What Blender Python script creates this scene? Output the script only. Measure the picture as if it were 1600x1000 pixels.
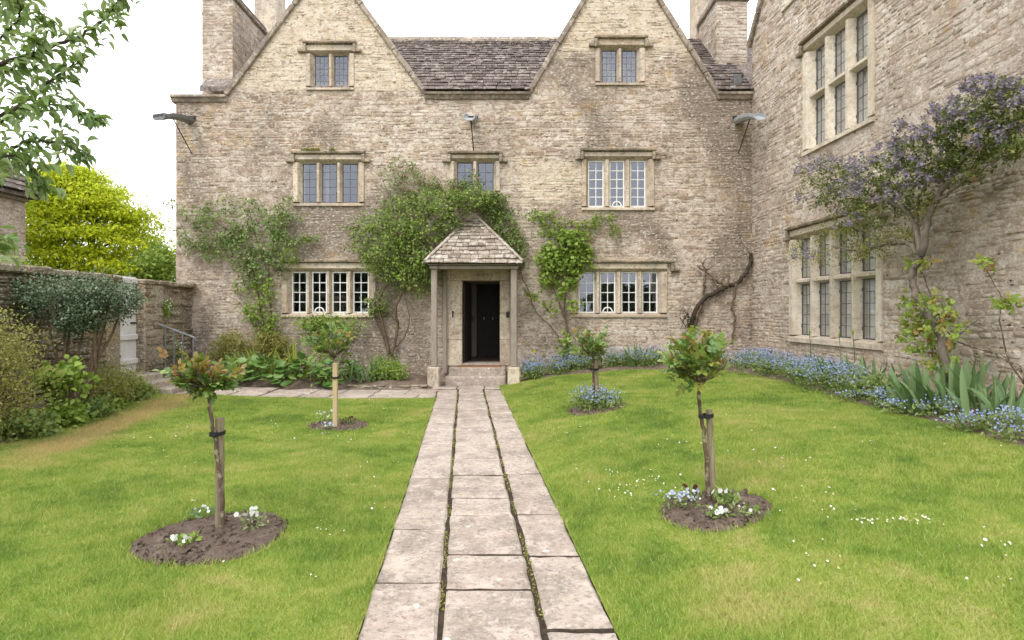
import bpy, math, random
import numpy as np
from mathutils import Matrix, Vector
R = math.radians
random.seed(11); rng = np.random.default_rng(11)
for o in list(bpy.data.objects): bpy.data.objects.remove(o)
scene = bpy.context.scene
COL = scene.collection

# ------------------------------------------------------------------ camera
FPX, CAMH, HOR = 950.0, 1.65, 488.0
cd = bpy.data.cameras.new('camera'); cam = bpy.data.objects.new('camera', cd); COL.objects.link(cam)
cam.location = (0, 0, CAMH); cam.rotation_euler = (R(90), 0, 0)
cd.sensor_width = 36; cd.lens = 36 * FPX / 1600; cd.shift_y = -12 / 1600
cd.clip_start = 0.05; cd.clip_end = 6000
scene.camera = cam
# ------------------------------------------------------------------ sky, sun, exposure
SUN_EL, SUN_AZ = R(50), R(210)
w = bpy.data.worlds.new('World'); scene.world = w; w.use_nodes = True
nt = w.node_tree; nt.nodes.clear()
out = nt.nodes.new('ShaderNodeOutputWorld'); bg = nt.nodes.new('ShaderNodeBackground')
sky = nt.nodes.new('ShaderNodeTexSky'); sky.sky_type = 'NISHITA'; sky.sun_disc = False
sky.sun_elevation = SUN_EL; sky.sun_rotation = SUN_AZ
tc = nt.nodes.new('ShaderNodeTexCoord'); mp = nt.nodes.new('ShaderNodeMapping'); mp.inputs['Scale'].default_value = (1, 1, 2.2)
no = nt.nodes.new('ShaderNodeTexNoise'); no.inputs['Scale'].default_value = 2.6; no.inputs['Detail'].default_value = 5
cr = nt.nodes.new('ShaderNodeValToRGB')
cr.color_ramp.elements[0].position = 0.3; cr.color_ramp.elements[0].color = (0.80, 0.83, 0.885, 1)
cr.color_ramp.elements[1].position = 0.62; cr.color_ramp.elements[1].color = (0.985, 0.99, 1.0, 1)
mx = nt.nodes.new('ShaderNodeMix'); mx.data_type = 'RGBA'; mx.inputs[0].default_value = 0.93
nt.links.new(tc.outputs['Generated'], mp.inputs['Vector']); nt.links.new(mp.outputs[0], no.inputs['Vector'])
nt.links.new(no.outputs['Fac'], cr.inputs[0]); nt.links.new(sky.outputs[0], mx.inputs[6]); vm = nt.nodes.new('ShaderNodeVectorMath'); vm.operation = 'SCALE'; vm.inputs['Scale'].default_value = 15.5
nt.links.new(cr.outputs[0], vm.inputs[0]); nt.links.new(vm.outputs[0], mx.inputs[7])
nt.links.new(mx.outputs[2], bg.inputs[0]); bg.inputs[1].default_value = 0.1
nt.links.new(bg.outputs[0], out.inputs[0])
sl = bpy.data.lights.new('sun', 'SUN'); sun = bpy.data.objects.new('sun', sl); COL.objects.link(sun)
sl.energy = 1.3; sl.angle = R(25); sl.color = (1, 0.95, 0.88)
# azimuth: light comes from behind the camera, a little from the left
sd = Vector((-0.5 * math.cos(SUN_EL), -0.866 * math.cos(SUN_EL), math.sin(SUN_EL)))
sun.rotation_euler = sd.to_track_quat('Z', 'Y').to_euler(); sun.location = (-5, -8, 14)
vs = scene.view_settings; vs.view_transform = 'Standard'; vs.look = 'None'; vs.exposure = 0.75; vs.gamma = 1
vs.use_curve_mapping = False

# ------------------------------------------------------------------ object helpers
WM = {}
def obj(name, me=None, mat=None, parent=None, M=None, label=None, cat=None, group=None, kind=None):
    o = bpy.data.objects.new(name, me); COL.objects.link(o)
    M = M if M is not None else (WM[parent.name] if (parent is not None and me is not None) else Matrix())
    WM[o.name] = M.copy()
    if parent is not None:
        o.parent = parent; o.matrix_basis = WM[parent.name].inverted() @ M
    else: o.matrix_basis = M
    if mat is not None and me is not None and not me.materials: me.materials.append(mat)
    if label: o['label'] = label
    if cat: o['category'] = cat
    if group: o['group'] = group
    if kind: o['kind'] = kind
    return o
def T(x, y, z): return Matrix.Translation((x, y, z))
def thing(name, loc, label, cat, group=None, rz=0.0):
    return obj(name, None, M=T(*loc) @ Matrix.Rotation(rz, 4, 'Z'), label=label, cat=cat, group=group)

def mesh_np(name, V, faces, rnd=None, smooth=False):
    """faces: list of int arrays (m,k)"""
    me = bpy.data.meshes.new(name)
    V = np.asarray(V, dtype=np.float32).reshape(-1, 3)
    faces = [np.asarray(f, dtype=np.int32) for f in faces if len(f)]
    loops = np.concatenate([f.ravel() for f in faces])
    tot = np.concatenate([np.full(len(f), f.shape[1], np.int32) for f in faces])
    st = np.concatenate([[0], np.cumsum(tot)[:-1]]).astype(np.int32)
    me.vertices.add(len(V)); me.vertices.foreach_set('co', V.ravel())
    me.loops.add(len(loops)); me.loops.foreach_set('vertex_index', loops)
    me.polygons.add(len(tot)); me.polygons.foreach_set('loop_start', st)
    try: me.polygons.foreach_set('loop_total', tot)
    except Exception: pass
    if smooth: me.polygons.foreach_set('use_smooth', np.ones(len(tot), dtype=bool))
    if rnd is not None:
        a = me.attributes.new('rnd', 'FLOAT', 'POINT'); a.data.foreach_set('value', np.asarray(rnd, np.float32))
    me.update(calc_edges=True); me.validate()
    return me

class MB:
    """collects boxes, prisms and tubes for one mesh"""
    def __init__(s): s.v = []; s.f = []
    def add(s, V, F):
        n = len(s.v); s.v += [tuple(p) for p in V]; s.f += [tuple(i + n for i in f) for f in F]; return s
    def box(s, x0, x1, y0, y1, z0, z1, M=None, jit=0.0):
        V = [Vector((x, y, z)) for z in (z0, z1) for y in (y0, y1) for x in (x0, x1)]
        if jit: V = [p + Vector((random.uniform(-jit, jit), random.uniform(-jit, jit), random.uniform(-jit, jit))) for p in V]
        if M is not None: V = [M @ p for p in V]
        return s.add(V, [(0, 2, 3, 1), (4, 5, 7, 6), (0, 1, 5, 4), (2, 6, 7, 3), (0, 4, 6, 2), (1, 3, 7, 5)])
    def bev(s, x0, x1, y0, y1, z0, z1, b=0.02, jit=0.0, M=None):
        """box with its edges cut"""
        V = []; idx = {}
        for ix, x in enumerate((x0, x1)):
            for iy, y in enumerate((y0, y1)):
                for iz, z in enumerate((z0, z1)):
                    sx, sy, sz = (b if ix == 0 else -b), (b if iy == 0 else -b), (b if iz == 0 else -b)
                    j = Vector((random.uniform(-jit, jit), random.uniform(-jit, jit), random.uniform(-jit, jit)))
                    for a, p in enumerate(((x, y + sy, z + sz), (x + sx, y, z + sz), (x + sx, y + sy, z))):
                        q = Vector(p) + j
                        idx[(ix, iy, iz, a)] = len(V); V.append(M @ q if M is not None else q)
        F = []
        g = lambda *k: idx[k]
        for ix in (0, 1): F.append([g(ix, 0, 0, 0), g(ix, 1, 0, 0), g(ix, 1, 1, 0), g(ix, 0, 1, 0)])
        for iy in (0, 1): F.append([g(0, iy, 0, 1), g(1, iy, 0, 1), g(1, iy, 1, 1), g(0, iy, 1, 1)])
        for iz in (0, 1): F.append([g(0, 0, iz, 2), g(1, 0, iz, 2), g(1, 1, iz, 2), g(0, 1, iz, 2)])
        for iy in (0, 1):
            for iz in (0, 1): F.append([g(0, iy, iz, 1), g(1, iy, iz, 1), g(1, iy, iz, 2), g(0, iy, iz, 2)])
        for ix in (0, 1):
            for iz in (0, 1): F.append([g(ix, 0, iz, 0), g(ix, 1, iz, 0), g(ix, 1, iz, 2), g(ix, 0, iz, 2)])
            for iy in (0, 1): F.append([g(ix, iy, 0, 0), g(ix, iy, 1, 0), g(ix, iy, 1, 1), g(ix, iy, 0, 1)])
        for ix in (0, 1):
            for iy in (0, 1):
                for iz in (0, 1): F.append([g(ix, iy, iz, 0), g(ix, iy, iz, 1), g(ix, iy, iz, 2)])
        return s.add(V, F)
    def prism(s, prof, a, b, axis='x'):
        """prof: points in the two other axes (cyclic order); extruded from a to b"""
        n = len(prof)
        if axis == 'x': mk = lambda t, p: (t, p[0], p[1])
        elif axis == 'y': mk = lambda t, p: (p[0], t, p[1])
        else: mk = lambda t, p: (p[0], p[1], t)
        V = [mk(a, p) for p in prof] + [mk(b, p) for p in prof]
        F = [(i, (i + 1) % n, n + (i + 1) % n, n + i) for i in range(n)] + [tuple(range(n)), tuple(range(2 * n - 1, n - 1, -1))]
        return s.add(V, F)
    def tube(s, pts, rad, k=7, cap=True, flat=1.0):
        pts = [Vector(p) for p in pts]; n = len(pts)
        rads = rad if hasattr(rad, '__len__') else [rad] * n
        V = []; up = None
        for i, p in enumerate(pts):
            d = (pts[min(i + 1, n - 1)] - pts[max(i - 1, 0)]).normalized()
            if up is None:
                up = Vector((0, 0, 1)) if abs(d.z) < 0.9 else Vector((1, 0, 0))
            x = d.cross(up).normalized(); up = x.cross(d).normalized()
            for j in range(k):
                a = 2 * math.pi * j / k
                V.append(p + (x * math.cos(a) + up * math.sin(a) * flat) * rads[i])
        F = [(i * k + j, i * k + (j + 1) % k, (i + 1) * k + (j + 1) % k, (i + 1) * k + j) for i in range(n - 1) for j in range(k)]
        if cap: F += [tuple(range(k - 1, -1, -1)), tuple((n - 1) * k + j for j in range(k))]
        return s.add(V, F)
    def mesh(s, name, smooth=False):
        me = bpy.data.meshes.new(name); me.from_pydata([tuple(p) for p in s.v], [], s.f)
        if smooth: me.polygons.foreach_set('use_smooth', [True] * len(me.polygons))
        import bmesh
        bm = bmesh.new(); bm.from_mesh(me); bmesh.ops.recalc_face_normals(bm, faces=bm.faces); bm.to_mesh(me); bm.free()
        return me
    def build(s, name, mat, parent=None, M=None, smooth=False, **k):
        return obj(name, s.mesh(name, smooth), mat, parent, M, **k)

def spline(pts, n=6, jit=0.0):
    """Catmull-Rom through points"""
    P = [np.array(p, float) for p in pts]; P = [2 * P[0] - P[1]] + P + [2 * P[-1] - P[-2]]
    o = []
    for i in range(1, len(P) - 2):
        for t in np.linspace(0, 1, n, endpoint=False):
            a, b, c, d = P[i - 1:i + 3]
            q = 0.5 * (2 * b + (c - a) * t + (2 * a - 5 * b + 4 * c - d) * t * t + (3 * b - a - 3 * c + d) * t ** 3)
            o.append(q + rng.normal(0, jit, 3) if jit else q)
    o.append(P[-2]); return o
def taper(n, a, b): return [a + (b - a) * i / (n - 1) for i in range(n)]

# ------------------------------------------------------------------ scattering: one joined mesh, or single objects sharing meshes
def join_inst(variants, idx, A, Tt, rnd):
    Vs, Fs, Rs, off = [], {}, [], 0
    for k, (V, F) in enumerate(variants):
        m = np.where(idx == k)[0]
        if not len(m): continue
        V = np.asarray(V); W = np.einsum('nij,vj->nvi', A[m], V) + Tt[m][:, None, :]
        Vs.append(W.reshape(-1, 3)); Rs.append(np.repeat(rnd[m], len(V)))
        for f in F:
            f = np.asarray(f)
            ff = (f[None] + (off + np.arange(len(m)) * len(V))[:, None, None]).reshape(-1, f.shape[1])
            Fs.setdefault(f.shape[1], []).append(ff)
        off += len(m) * len(V)
    return np.concatenate(Vs), [np.concatenate(v) for v in Fs.values()], np.concatenate(Rs)
def scatter(name, parent, mats, variants, idx, A, Tt, n_obj=0, order=None, rest='', matidx=None, smooth=False, kind='stuff', rnd=None):
    """A (n,3,3), Tt (n,3) in world space; the n_obj first in order become objects, the rest one mesh"""
    n = len(Tt); order = np.arange(n) if order is None else np.asarray(order)
    mats = mats if isinstance(mats, list) else [mats]
    matidx = np.zeros(n, int) if matidx is None else matidx
    rnd = rng.random(n) if rnd is None else rnd
    single = order[:n_obj]; other = order[n_obj:]
    cache = {}
    for i in single:
        key = (int(idx[i]), int(matidx[i]))
        if key not in cache:
            V, F = variants[key[0]]
            me = mesh_np(name, V, F, smooth=smooth); me.materials.append(mats[key[1]]); cache[key] = me
        M = Matrix.Identity(4)
        for r in range(3):
            for c in range(3): M[r][c] = float(A[i, r, c])
            M[r][3] = float(Tt[i, r])
        obj(name, cache[key], None, parent, M)
    res = []
    for k, m in enumerate(mats):
        sel = other[matidx[other] == k]
        if not len(sel): continue
        V, F, Rn = join_inst(variants, idx[sel], A[sel], Tt[sel], rnd[sel])
        if parent is not None:
            iv = np.array(WM[parent.name].inverted()); V = V @ iv[:3, :3].T + iv[:3, 3]
        o = obj(rest or name, mesh_np(rest or name, V, F, Rn, smooth), m, parent)
        if kind: o['kind'] = kind
        res.append(o)
    return res

# ------------------------------------------------------------------ node helpers and materials
class NT:
    def __init__(s, name):
        s.m = bpy.data.materials.new(name); s.m.use_nodes = True; s.t = s.m.node_tree; s.t.nodes.clear()
        s.out = s.t.nodes.new('ShaderNodeOutputMaterial')
    def n(s, ty, **k):
        x = s.t.nodes.new('ShaderNode' + ty)
        for a, b in k.items(): setattr(x, a, b)
        return x
    def put(s, sock, v):
        if hasattr(v, 'is_linked') or isinstance(v, bpy.types.NodeSocket): s.t.links.new(v, sock)
        elif isinstance(v, (tuple, list)) and len(v) == 3 and sock.type == 'RGBA': sock.default_value = (*v, 1)
        else: sock.default_value = v
    def pos(s): return s.n('NewGeometry').outputs['Position']
    def objco(s): return s.n('TexCoord').outputs['Object']
    def mapping(s, vec, scale): 
        x = s.n('Mapping'); s.put(x.inputs['Vector'], vec); x.inputs['Scale'].default_value = scale; return x.outputs[0]
    def noise(s, vec, scale, detail=4, rough=0.55, dist=0.0):
        x = s.n('TexNoise'); s.put(x.inputs['Vector'], vec); x.inputs['Scale'].default_value = scale
        x.inputs['Detail'].default_value = detail; x.inputs['Roughness'].default_value = rough; x.inputs['Distortion'].default_value = dist
        return x.outputs['Fac']
    def voro(s, vec, scale, out='Distance', feat='F1', rnd=1.0):
        x = s.n('TexVoronoi', feature=feat); s.put(x.inputs['Vector'], vec); x.inputs['Scale'].default_value = scale
        x.inputs['Randomness'].default_value = rnd; return x.outputs[out]
    def ramp(s, fac, stops, interp='LINEAR'):
        x = s.n('ValToRGB'); s.put(x.inputs[0], fac); e = x.color_ramp.elements; x.color_ramp.interpolation = interp
        while len(e) < len(stops): e.new(0.5)
        for a, (p, c) in zip(e, stops):
            a.position = p; a.color = (*c, 1) if isinstance(c, (tuple, list)) else (c, c, c, 1)
        return x.outputs[0]
    def mix(s, f, a, b, mode='MIX'):
        x = s.n('Mix', data_type='RGBA', blend_type=mode); s.put(x.inputs[0], f); s.put(x.inputs[6], a); s.put(x.inputs[7], b); return x.outputs[2]
    def math(s, op, a, b=0.0, c=0.0, clamp=False):
        x = s.n('Math', operation=op, use_clamp=clamp); s.put(x.inputs[0], a); s.put(x.inputs[1], b); s.put(x.inputs[2], c); return x.outputs[0]
    def rnd(s):
        a = s.n('Attribute', attribute_name='rnd').outputs['Fac']; b = s.n('ObjectInfo').outputs['Random']
        return s.math('FRACT', s.math('ADD', a, b))
    def bump(s, h, dist=0.01, strength=1.0):
        x = s.n('Bump'); s.put(x.inputs['Height'], h); x.inputs['Distance'].default_value = dist; x.inputs['Strength'].default_value = strength; return x.outputs[0]
    def bsdf(s, col, rough=0.85, normal=None, metallic=0.0, spec=0.3, **k):
        x = s.n('BsdfPrincipled'); s.put(x.inputs['Base Color'], col); s.put(x.inputs['Roughness'], rough)
        x.inputs['Metallic'].default_value = metallic; x.inputs['Specular IOR Level'].default_value = spec
        if normal is not None: s.put(x.inputs['Normal'], normal)
        for a, b in k.items(): s.put(x.inputs[a.replace('_', ' ')], b)
        return x.outputs[0]
    def done(s, sh): s.t.links.new(sh, s.out.inputs[0]); return s.m

def smooth_mask(t, v, a, b):
    x = t.n('MapRange', interpolation_type='SMOOTHSTEP'); t.put(x.inputs[0], v); x.inputs[1].default_value = a; x.inputs[2].default_value = b
    return x.outputs[0]

def mat_rubble(name, cols, stain, cream=None, mortar=False, stain_amt=0.6, tint_low=None, bump=0.012, low_amt=0.55):
    """weathered limestone rubble; cream: areas of newer lime pointing"""
    t = NT(name); p = t.pos()
    pm = t.mapping(p, (1, 1, 1.6))
    if mortar: base = t.ramp(t.noise(pm, 6, 5), [(0.38, cols[1]), (0.5, cols[2]), (0.62, cols[4])])
    else: base = t.ramp(t.rnd(), [(0.0, cols[0]), (0.2, cols[1]), (0.5, cols[2]), (0.8, cols[3]), (1.0, cols[4])])
    z = t.n('SeparateXYZ'); t.put(z.inputs[0], p)
    wob = lambda sc, am: t.math('MULTIPLY', t.math('SUBTRACT', t.noise(p, sc, 5), 0.5), am)
    if tint_low:
        lo = smooth_mask(t, t.math('ADD', z.outputs[2], wob(0.9, 3.0)), tint_low[1], tint_low[0])
        base = t.mix(t.math('MULTIPLY', lo, low_amt), base, t.ramp(t.noise(pm, 6, 5), [(0.4, tint_low[2]), (0.6, tint_low[3])]))
    # blotches that cross the joints: bleached, ochre, sooty
    base = t.mix(t.ramp(t.noise(pm, 2.6, 6, 0.65, 0.5), [(0.50, 0.0), (0.60, 0.7)]), base, cols[4])
    base = t.mix(t.ramp(t.noise(t.mapping(p, (1.3, 1, 2.6)), 3.3, 6, 0.7), [(0.52, 0.0), (0.62, 0.65)]), base, cols[0])
    big = t.math('MULTIPLY', t.ramp(t.noise(t.mapping(p, (1, 1, 0.7)), 0.42, 8, 0.66, 0.5), [(0.46, 0.0), (0.57, 1.0)]), stain_amt)
    base = t.mix(big, base, stain)
    if cream:
        mask = None
        for (axis, a, b, x0, x1) in cream:
            m = smooth_mask(t, t.math('ADD', z.outputs[2], wob(1.6, 0.25 if axis == 'up' and x0 < -5 else 1.0)), a, b)
            if x0 is not None:
                xx = t.math('ADD', z.outputs[0], wob(2.1, 0.9))
                m = t.math('MULTIPLY', m, t.math('MULTIPLY', smooth_mask(t, xx, x0 - 0.1, x0 + 0.1), smooth_mask(t, xx, x1 + 0.1, x1 - 0.1)))
            if axis == 'band': m = t.math('MULTIPLY', m, smooth_mask(t, t.math('ADD', z.outputs[2], wob(1.9, 1.1)), b + 1.05, b + 0.65))
            mask = m if mask is None else t.math('MAXIMUM', mask, m)
        cc = t.ramp(t.noise(pm, 5, 6, 0.6), [(0.36, (0.48, 0.385, 0.275)), (0.5, (0.60, 0.505, 0.38)), (0.62, (0.67, 0.585, 0.465))])
        base = t.mix(t.math('MULTIPLY', mask, 0.9), base, cc)
    # grain: dark pits and pale flecks a few centimetres across
    sp = t.noise(pm, 13, 7, 0.72)
    base = t.mix(t.ramp(sp, [(0.53, 0.0), (0.60, 0.75)]), base, stain)
    base = t.mix(t.ramp(t.noise(t.mapping(p, (1, 1.1, 2.0)), 15, 6, 0.72), [(0.54, 0.0), (0.61, 0.7)]), base, (0.66, 0.60, 0.53))
    pits = t.math('MULTIPLY', t.ramp(t.voro(t.mapping(p, (1, 1, 1.9)), 5.5), [(0.10, 1.0), (0.16, 0.0)]), t.ramp(t.noise(p, 1.3, 4), [(0.5, 0.0), (0.56, 1.0)]))
    base = t.mix(t.math('MULTIPLY', pits, 0.8), base, (0.07, 0.055, 0.04))
    # pale and orange lichen
    li = t.math('MULTIPLY', t.ramp(t.voro(p, 6.5), [(0.12, 1.0), (0.2, 0.0)]), t.ramp(t.noise(p, 1.7, 3), [(0.52, 0.0), (0.58, 1.0)]))
    base = t.mix(t.math('MULTIPLY', li, 0.7), base, (0.64, 0.61, 0.55))
    og = t.ramp(t.noise(p, 0.8, 8, 0.7, 0.6), [(0.55, 0.0), (0.64, 0.6)])
    base = t.mix(t.math('MULTIPLY', og, t.ramp(t.noise(p, 9, 5), [(0.45, 0.0), (0.56, 1.0)])), base, (0.44, 0.27, 0.10))
    h = t.math('ADD', t.math('MULTIPLY', t.noise(pm, 12, 8, 0.72), 1.6), t.math('MULTIPLY', t.noise(p, 50, 4, 0.7), 0.4))
    h = t.math('SUBTRACT', h, t.math('MULTIPLY', pits, 1.2))
    return t.done(t.bsdf(base, 0.93, t.bump(h, bump * 1.4, 1.0), spec=0.15))

def mat_ashlar(name, c0=(0.46, 0.36, 0.26), c1=(0.64, 0.55, 0.43), grey=(0.38, 0.335, 0.29), amt=0.6, spot=(0.22, 0.165, 0.115)):
    t = NT(name); p = t.pos(); r = t.rnd()
    b = t.ramp(t.math('ADD', t.math('MULTIPLY', t.noise(p, 3.0, 6, 0.6), 0.8), t.math('MULTIPLY', r, 0.2)), [(0.40, c0), (0.6, c1)])
    b = t.mix(t.math('MULTIPLY', t.ramp(t.noise(t.mapping(p, (1, 1, 0.45)), 2.3, 7, 0.7), [(0.46, 0.0), (0.58, 1.0)]), amt), b, grey)
    b = t.mix(t.ramp(t.noise(p, 8, 6, 0.7), [(0.52, 0.0), (0.62, 0.6)]), b, spot)
    b = t.mix(t.ramp(t.noise(p, 21, 5, 0.72), [(0.53, 0.0), (0.61, 0.55)]), b, spot)
    b = t.mix(t.ramp(t.noise(t.mapping(p, (1, 1, 1.2)), 13, 5, 0.7), [(0.56, 0.0), (0.64, 0.6)]), b, (0.66, 0.61, 0.53))
    h = t.math('ADD', t.noise(p, 18, 7, 0.68), t.math('MULTIPLY', t.noise(p, 90, 3), 0.25))
    return t.done(t.bsdf(b, 0.9, t.bump(h, 0.010), spec=0.2))

def mat_plain(name, c0, c1, scale=8, rough=0.7, bump=0.002, spec=0.3, metallic=0.0, stretch=(1, 1, 1)):
    t = NT(name); p = t.mapping(t.objco(), stretch); n = t.noise(p, scale, 6, 0.65)
    return t.done(t.bsdf(t.ramp(n, [(0.3, c0), (0.7, c1)]), rough, t.bump(n, bump), spec=spec, metallic=metallic))

def mat_leaf(name, stops, trans=0.3, rough=0.55, spec=0.35, patch=None):
    t = NT(name); r = t.rnd()
    c = t.ramp(r, [(i / (len(stops) - 1), s_) for i, s_ in enumerate(stops)])
    if patch: c = t.mix(t.ramp(t.noise(t.pos(), patch[0], 3), [(0.42, 0.0), (0.62, 1.0)]), c, patch[1])
    d = t.bsdf(c, rough, spec=spec)
    tr = t.n('BsdfTranslucent'); t.put(tr.inputs[0], t.mix(0.5, c, (0.30, 0.42, 0.05), 'MIX'))
    m = t.n('MixShader'); m.inputs[0].default_value = trans; t.t.links.new(d, m.inputs[1]); t.t.links.new(tr.outputs[0], m.inputs[2])
    return t.done(m.outputs[0])

def mat_glass(name, tint=(0.96, 0.98, 0.98)):
    t = NT(name)
    f = t.n('Fresnel'); f.inputs[0].default_value = 1.52
    nrm = t.bump(t.noise(t.pos(), 1.6, 0), 0.0008, 1.0); t.put(f.inputs[1], nrm)
    bf = t.n('NewGeometry').outputs['Backfacing']                     # both faces reflect, counted once on the way in
    fac = t.math('MULTIPLY', t.math('MULTIPLY', f.outputs[0], 3.2), t.math('SUBTRACT', 1.0, bf), clamp=True)
    g = t.n('BsdfGlossy'); g.inputs['Roughness'].default_value = 0.02; t.put(g.inputs['Normal'], nrm); g.inputs[0].default_value = (0.84, 0.88, 1, 1)
    tr = t.n('BsdfTransparent'); tr.inputs[0].default_value = (*tint, 1)
    m = t.n('MixShader'); t.put(m.inputs[0], fac); t.t.links.new(tr.outputs[0], m.inputs[1]); t.t.links.new(g.outputs[0], m.inputs[2])
    return t.done(m.outputs[0])

MT = {}
COLS = [(0.24, 0.174, 0.126), (0.37, 0.28, 0.208), (0.46, 0.362, 0.278), (0.53, 0.438, 0.352), (0.64, 0.56, 0.475)]
STAIN = (0.19, 0.148, 0.112)
CREAM = [('up', 6.88, 7.0, -7.2, -1.7), ('up', 7.6, 7.95, 0.2, 5.0), ('band', 4.2, 4.35, 0.2, 1.7)]
LOW = (1.2, 3.2, (0.46, 0.365, 0.275), (0.58, 0.50, 0.41))
MT['stone'] = mat_rubble('rubble_stone', COLS, STAIN, CREAM, stain_amt=0.85, tint_low=LOW)
MT['mortar'] = mat_rubble('lime_mortar', COLS, STAIN, CREAM, True, stain_amt=0.75, tint_low=LOW)
WC = [(0.31, 0.23, 0.17), (0.43, 0.34, 0.26), (0.51, 0.42, 0.335), (0.58, 0.495, 0.41), (0.68, 0.61, 0.53)]
LOWW = (1.15, 1.75, (0.50, 0.39, 0.27), (0.62, 0.52, 0.40))
MT['wstone'] = mat_rubble('wing_stone', WC, (0.27, 0.21, 0.17), None, stain_amt=0.4, tint_low=LOWW, low_amt=0.85)
MT['wmortar'] = mat_rubble('wing_mortar', WC, (0.27, 0.21, 0.17), None, True, stain_amt=0.4, tint_low=LOWW, low_amt=0.85)
GC = [(0.19, 0.145, 0.10), (0.29, 0.22, 0.155), (0.37, 0.295, 0.21), (0.33, 0.27, 0.20), (0.45, 0.38, 0.30)]
MT['gstone'] = mat_rubble('garden_wall_stone', GC, (0.11, 0.10, 0.06), None, stain_amt=0.7)
MT['gmortar'] = mat_rubble('garden_wall_mortar', [(c[0] * .7, c[1] * .7, c[2] * .7) for c in GC], (0.09, 0.08, 0.05), None, True, stain_amt=0.6)
MT['ashlar'] = mat_ashlar('dressed_limestone')
MT['ashlar_w'] = mat_ashlar('dressed_limestone_pale', (0.54, 0.45, 0.34), (0.70, 0.62, 0.51), (0.47, 0.42, 0.37), 0.4, (0.36, 0.29, 0.21))
MT['hood'] = mat_ashlar('weathered_hood_stone', (0.24, 0.185, 0.13), (0.42, 0.34, 0.25), (0.14, 0.12, 0.085), 0.7, (0.10, 0.085, 0.055))
MT['coping'] = mat_ashlar('weathered_coping', (0.25, 0.195, 0.15), (0.42, 0.35, 0.275), (0.19, 0.16, 0.135), 0.75, (0.12, 0.10, 0.08))
MT['white'] = mat_plain('white_paint', (0.74, 0.74, 0.72), (0.82, 0.82, 0.80), 12, 0.45, 0.0006)
MT['gate'] = mat_plain('pale_grey_paint', (0.60, 0.58, 0.57), (0.70, 0.68, 0.67), 6, 0.55, 0.0008)
MT['iron'] = mat_plain('black_iron', (0.018, 0.018, 0.018), (0.04, 0.038, 0.035), 20, 0.55, 0.001)
MT['lead'] = mat_plain('lead_came', (0.07, 0.075, 0.08), (0.12, 0.125, 0.13), 20, 0.5, 0.001)
MT['leadsheet'] = mat_plain('lead_sheet', (0.11, 0.112, 0.115), (0.22, 0.225, 0.23), 9, 0.5, 0.002, metallic=0.3)
MT['leadpale'] = mat_plain('oxidised_lead', (0.24, 0.25, 0.26), (0.40, 0.42, 0.43), 9, 0.55, 0.002)
MT['oak'] = mat_plain('silvered_oak', (0.20, 0.165, 0.13), (0.37, 0.325, 0.275), 9, 0.85, 0.004, 0.15, stretch=(9, 9, 0.7))
MT['oakd'] = mat_plain('dark_oak', (0.018, 0.014, 0.012), (0.04, 0.03, 0.026), 7, 0.6, 0.002, stretch=(8, 8, 0.7))
MT['plaster'] = mat_plain('interior_plaster', (0.30, 0.26, 0.22), (0.36, 0.32, 0.28), 3, 0.9, 0.001)
MT['floorb'] = mat_plain('interior_floor', (0.14, 0.11, 0.085), (0.20, 0.16, 0.125), 5, 0.6, 0.001)
MT['glass'] = mat_glass('window_glass')
MT['mat'] = mat_plain('coir_mat', (0.20, 0.10, 0.045), (0.30, 0.16, 0.075), 60, 0.95, 0.004)
def mat_tile(name, cols, lichen):
    t = NT(name); p = t.pos(); r = t.rnd()
    b = t.ramp(r, [(0, cols[0]), (0.35, cols[1]), (0.7, cols[2]), (1, cols[3])])
    b = t.mix(t.ramp(t.noise(p, 9, 6, 0.7), [(0.48, 0.0), (0.6, 0.8)]), b, cols[0])
    b = t.mix(t.ramp(t.noise(p, 6, 6, 0.75, 0.5), [(0.54, 0.0), (0.64, 0.8)]), b, lichen)
    b = t.mix(t.ramp(t.voro(p, 14), [(0.10, 0.55), (0.18, 0.0)]), b, lichen)
    h = t.noise(p, 30, 6, 0.7)
    return t.done(t.bsdf(b, 0.92, t.bump(h, 0.008), spec=0.15))
MT['tile'] = mat_tile('stone_slate', [(0.085, 0.066, 0.058), (0.125, 0.10, 0.09), (0.165, 0.135, 0.12), (0.23, 0.195, 0.175)], (0.42, 0.38, 0.34))
MT['ptile'] = mat_tile('porch_slate', [(0.19, 0.148, 0.115), (0.30, 0.245, 0.195), (0.37, 0.315, 0.26), (0.45, 0.40, 0.345)], (0.60, 0.57, 0.52))
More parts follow.
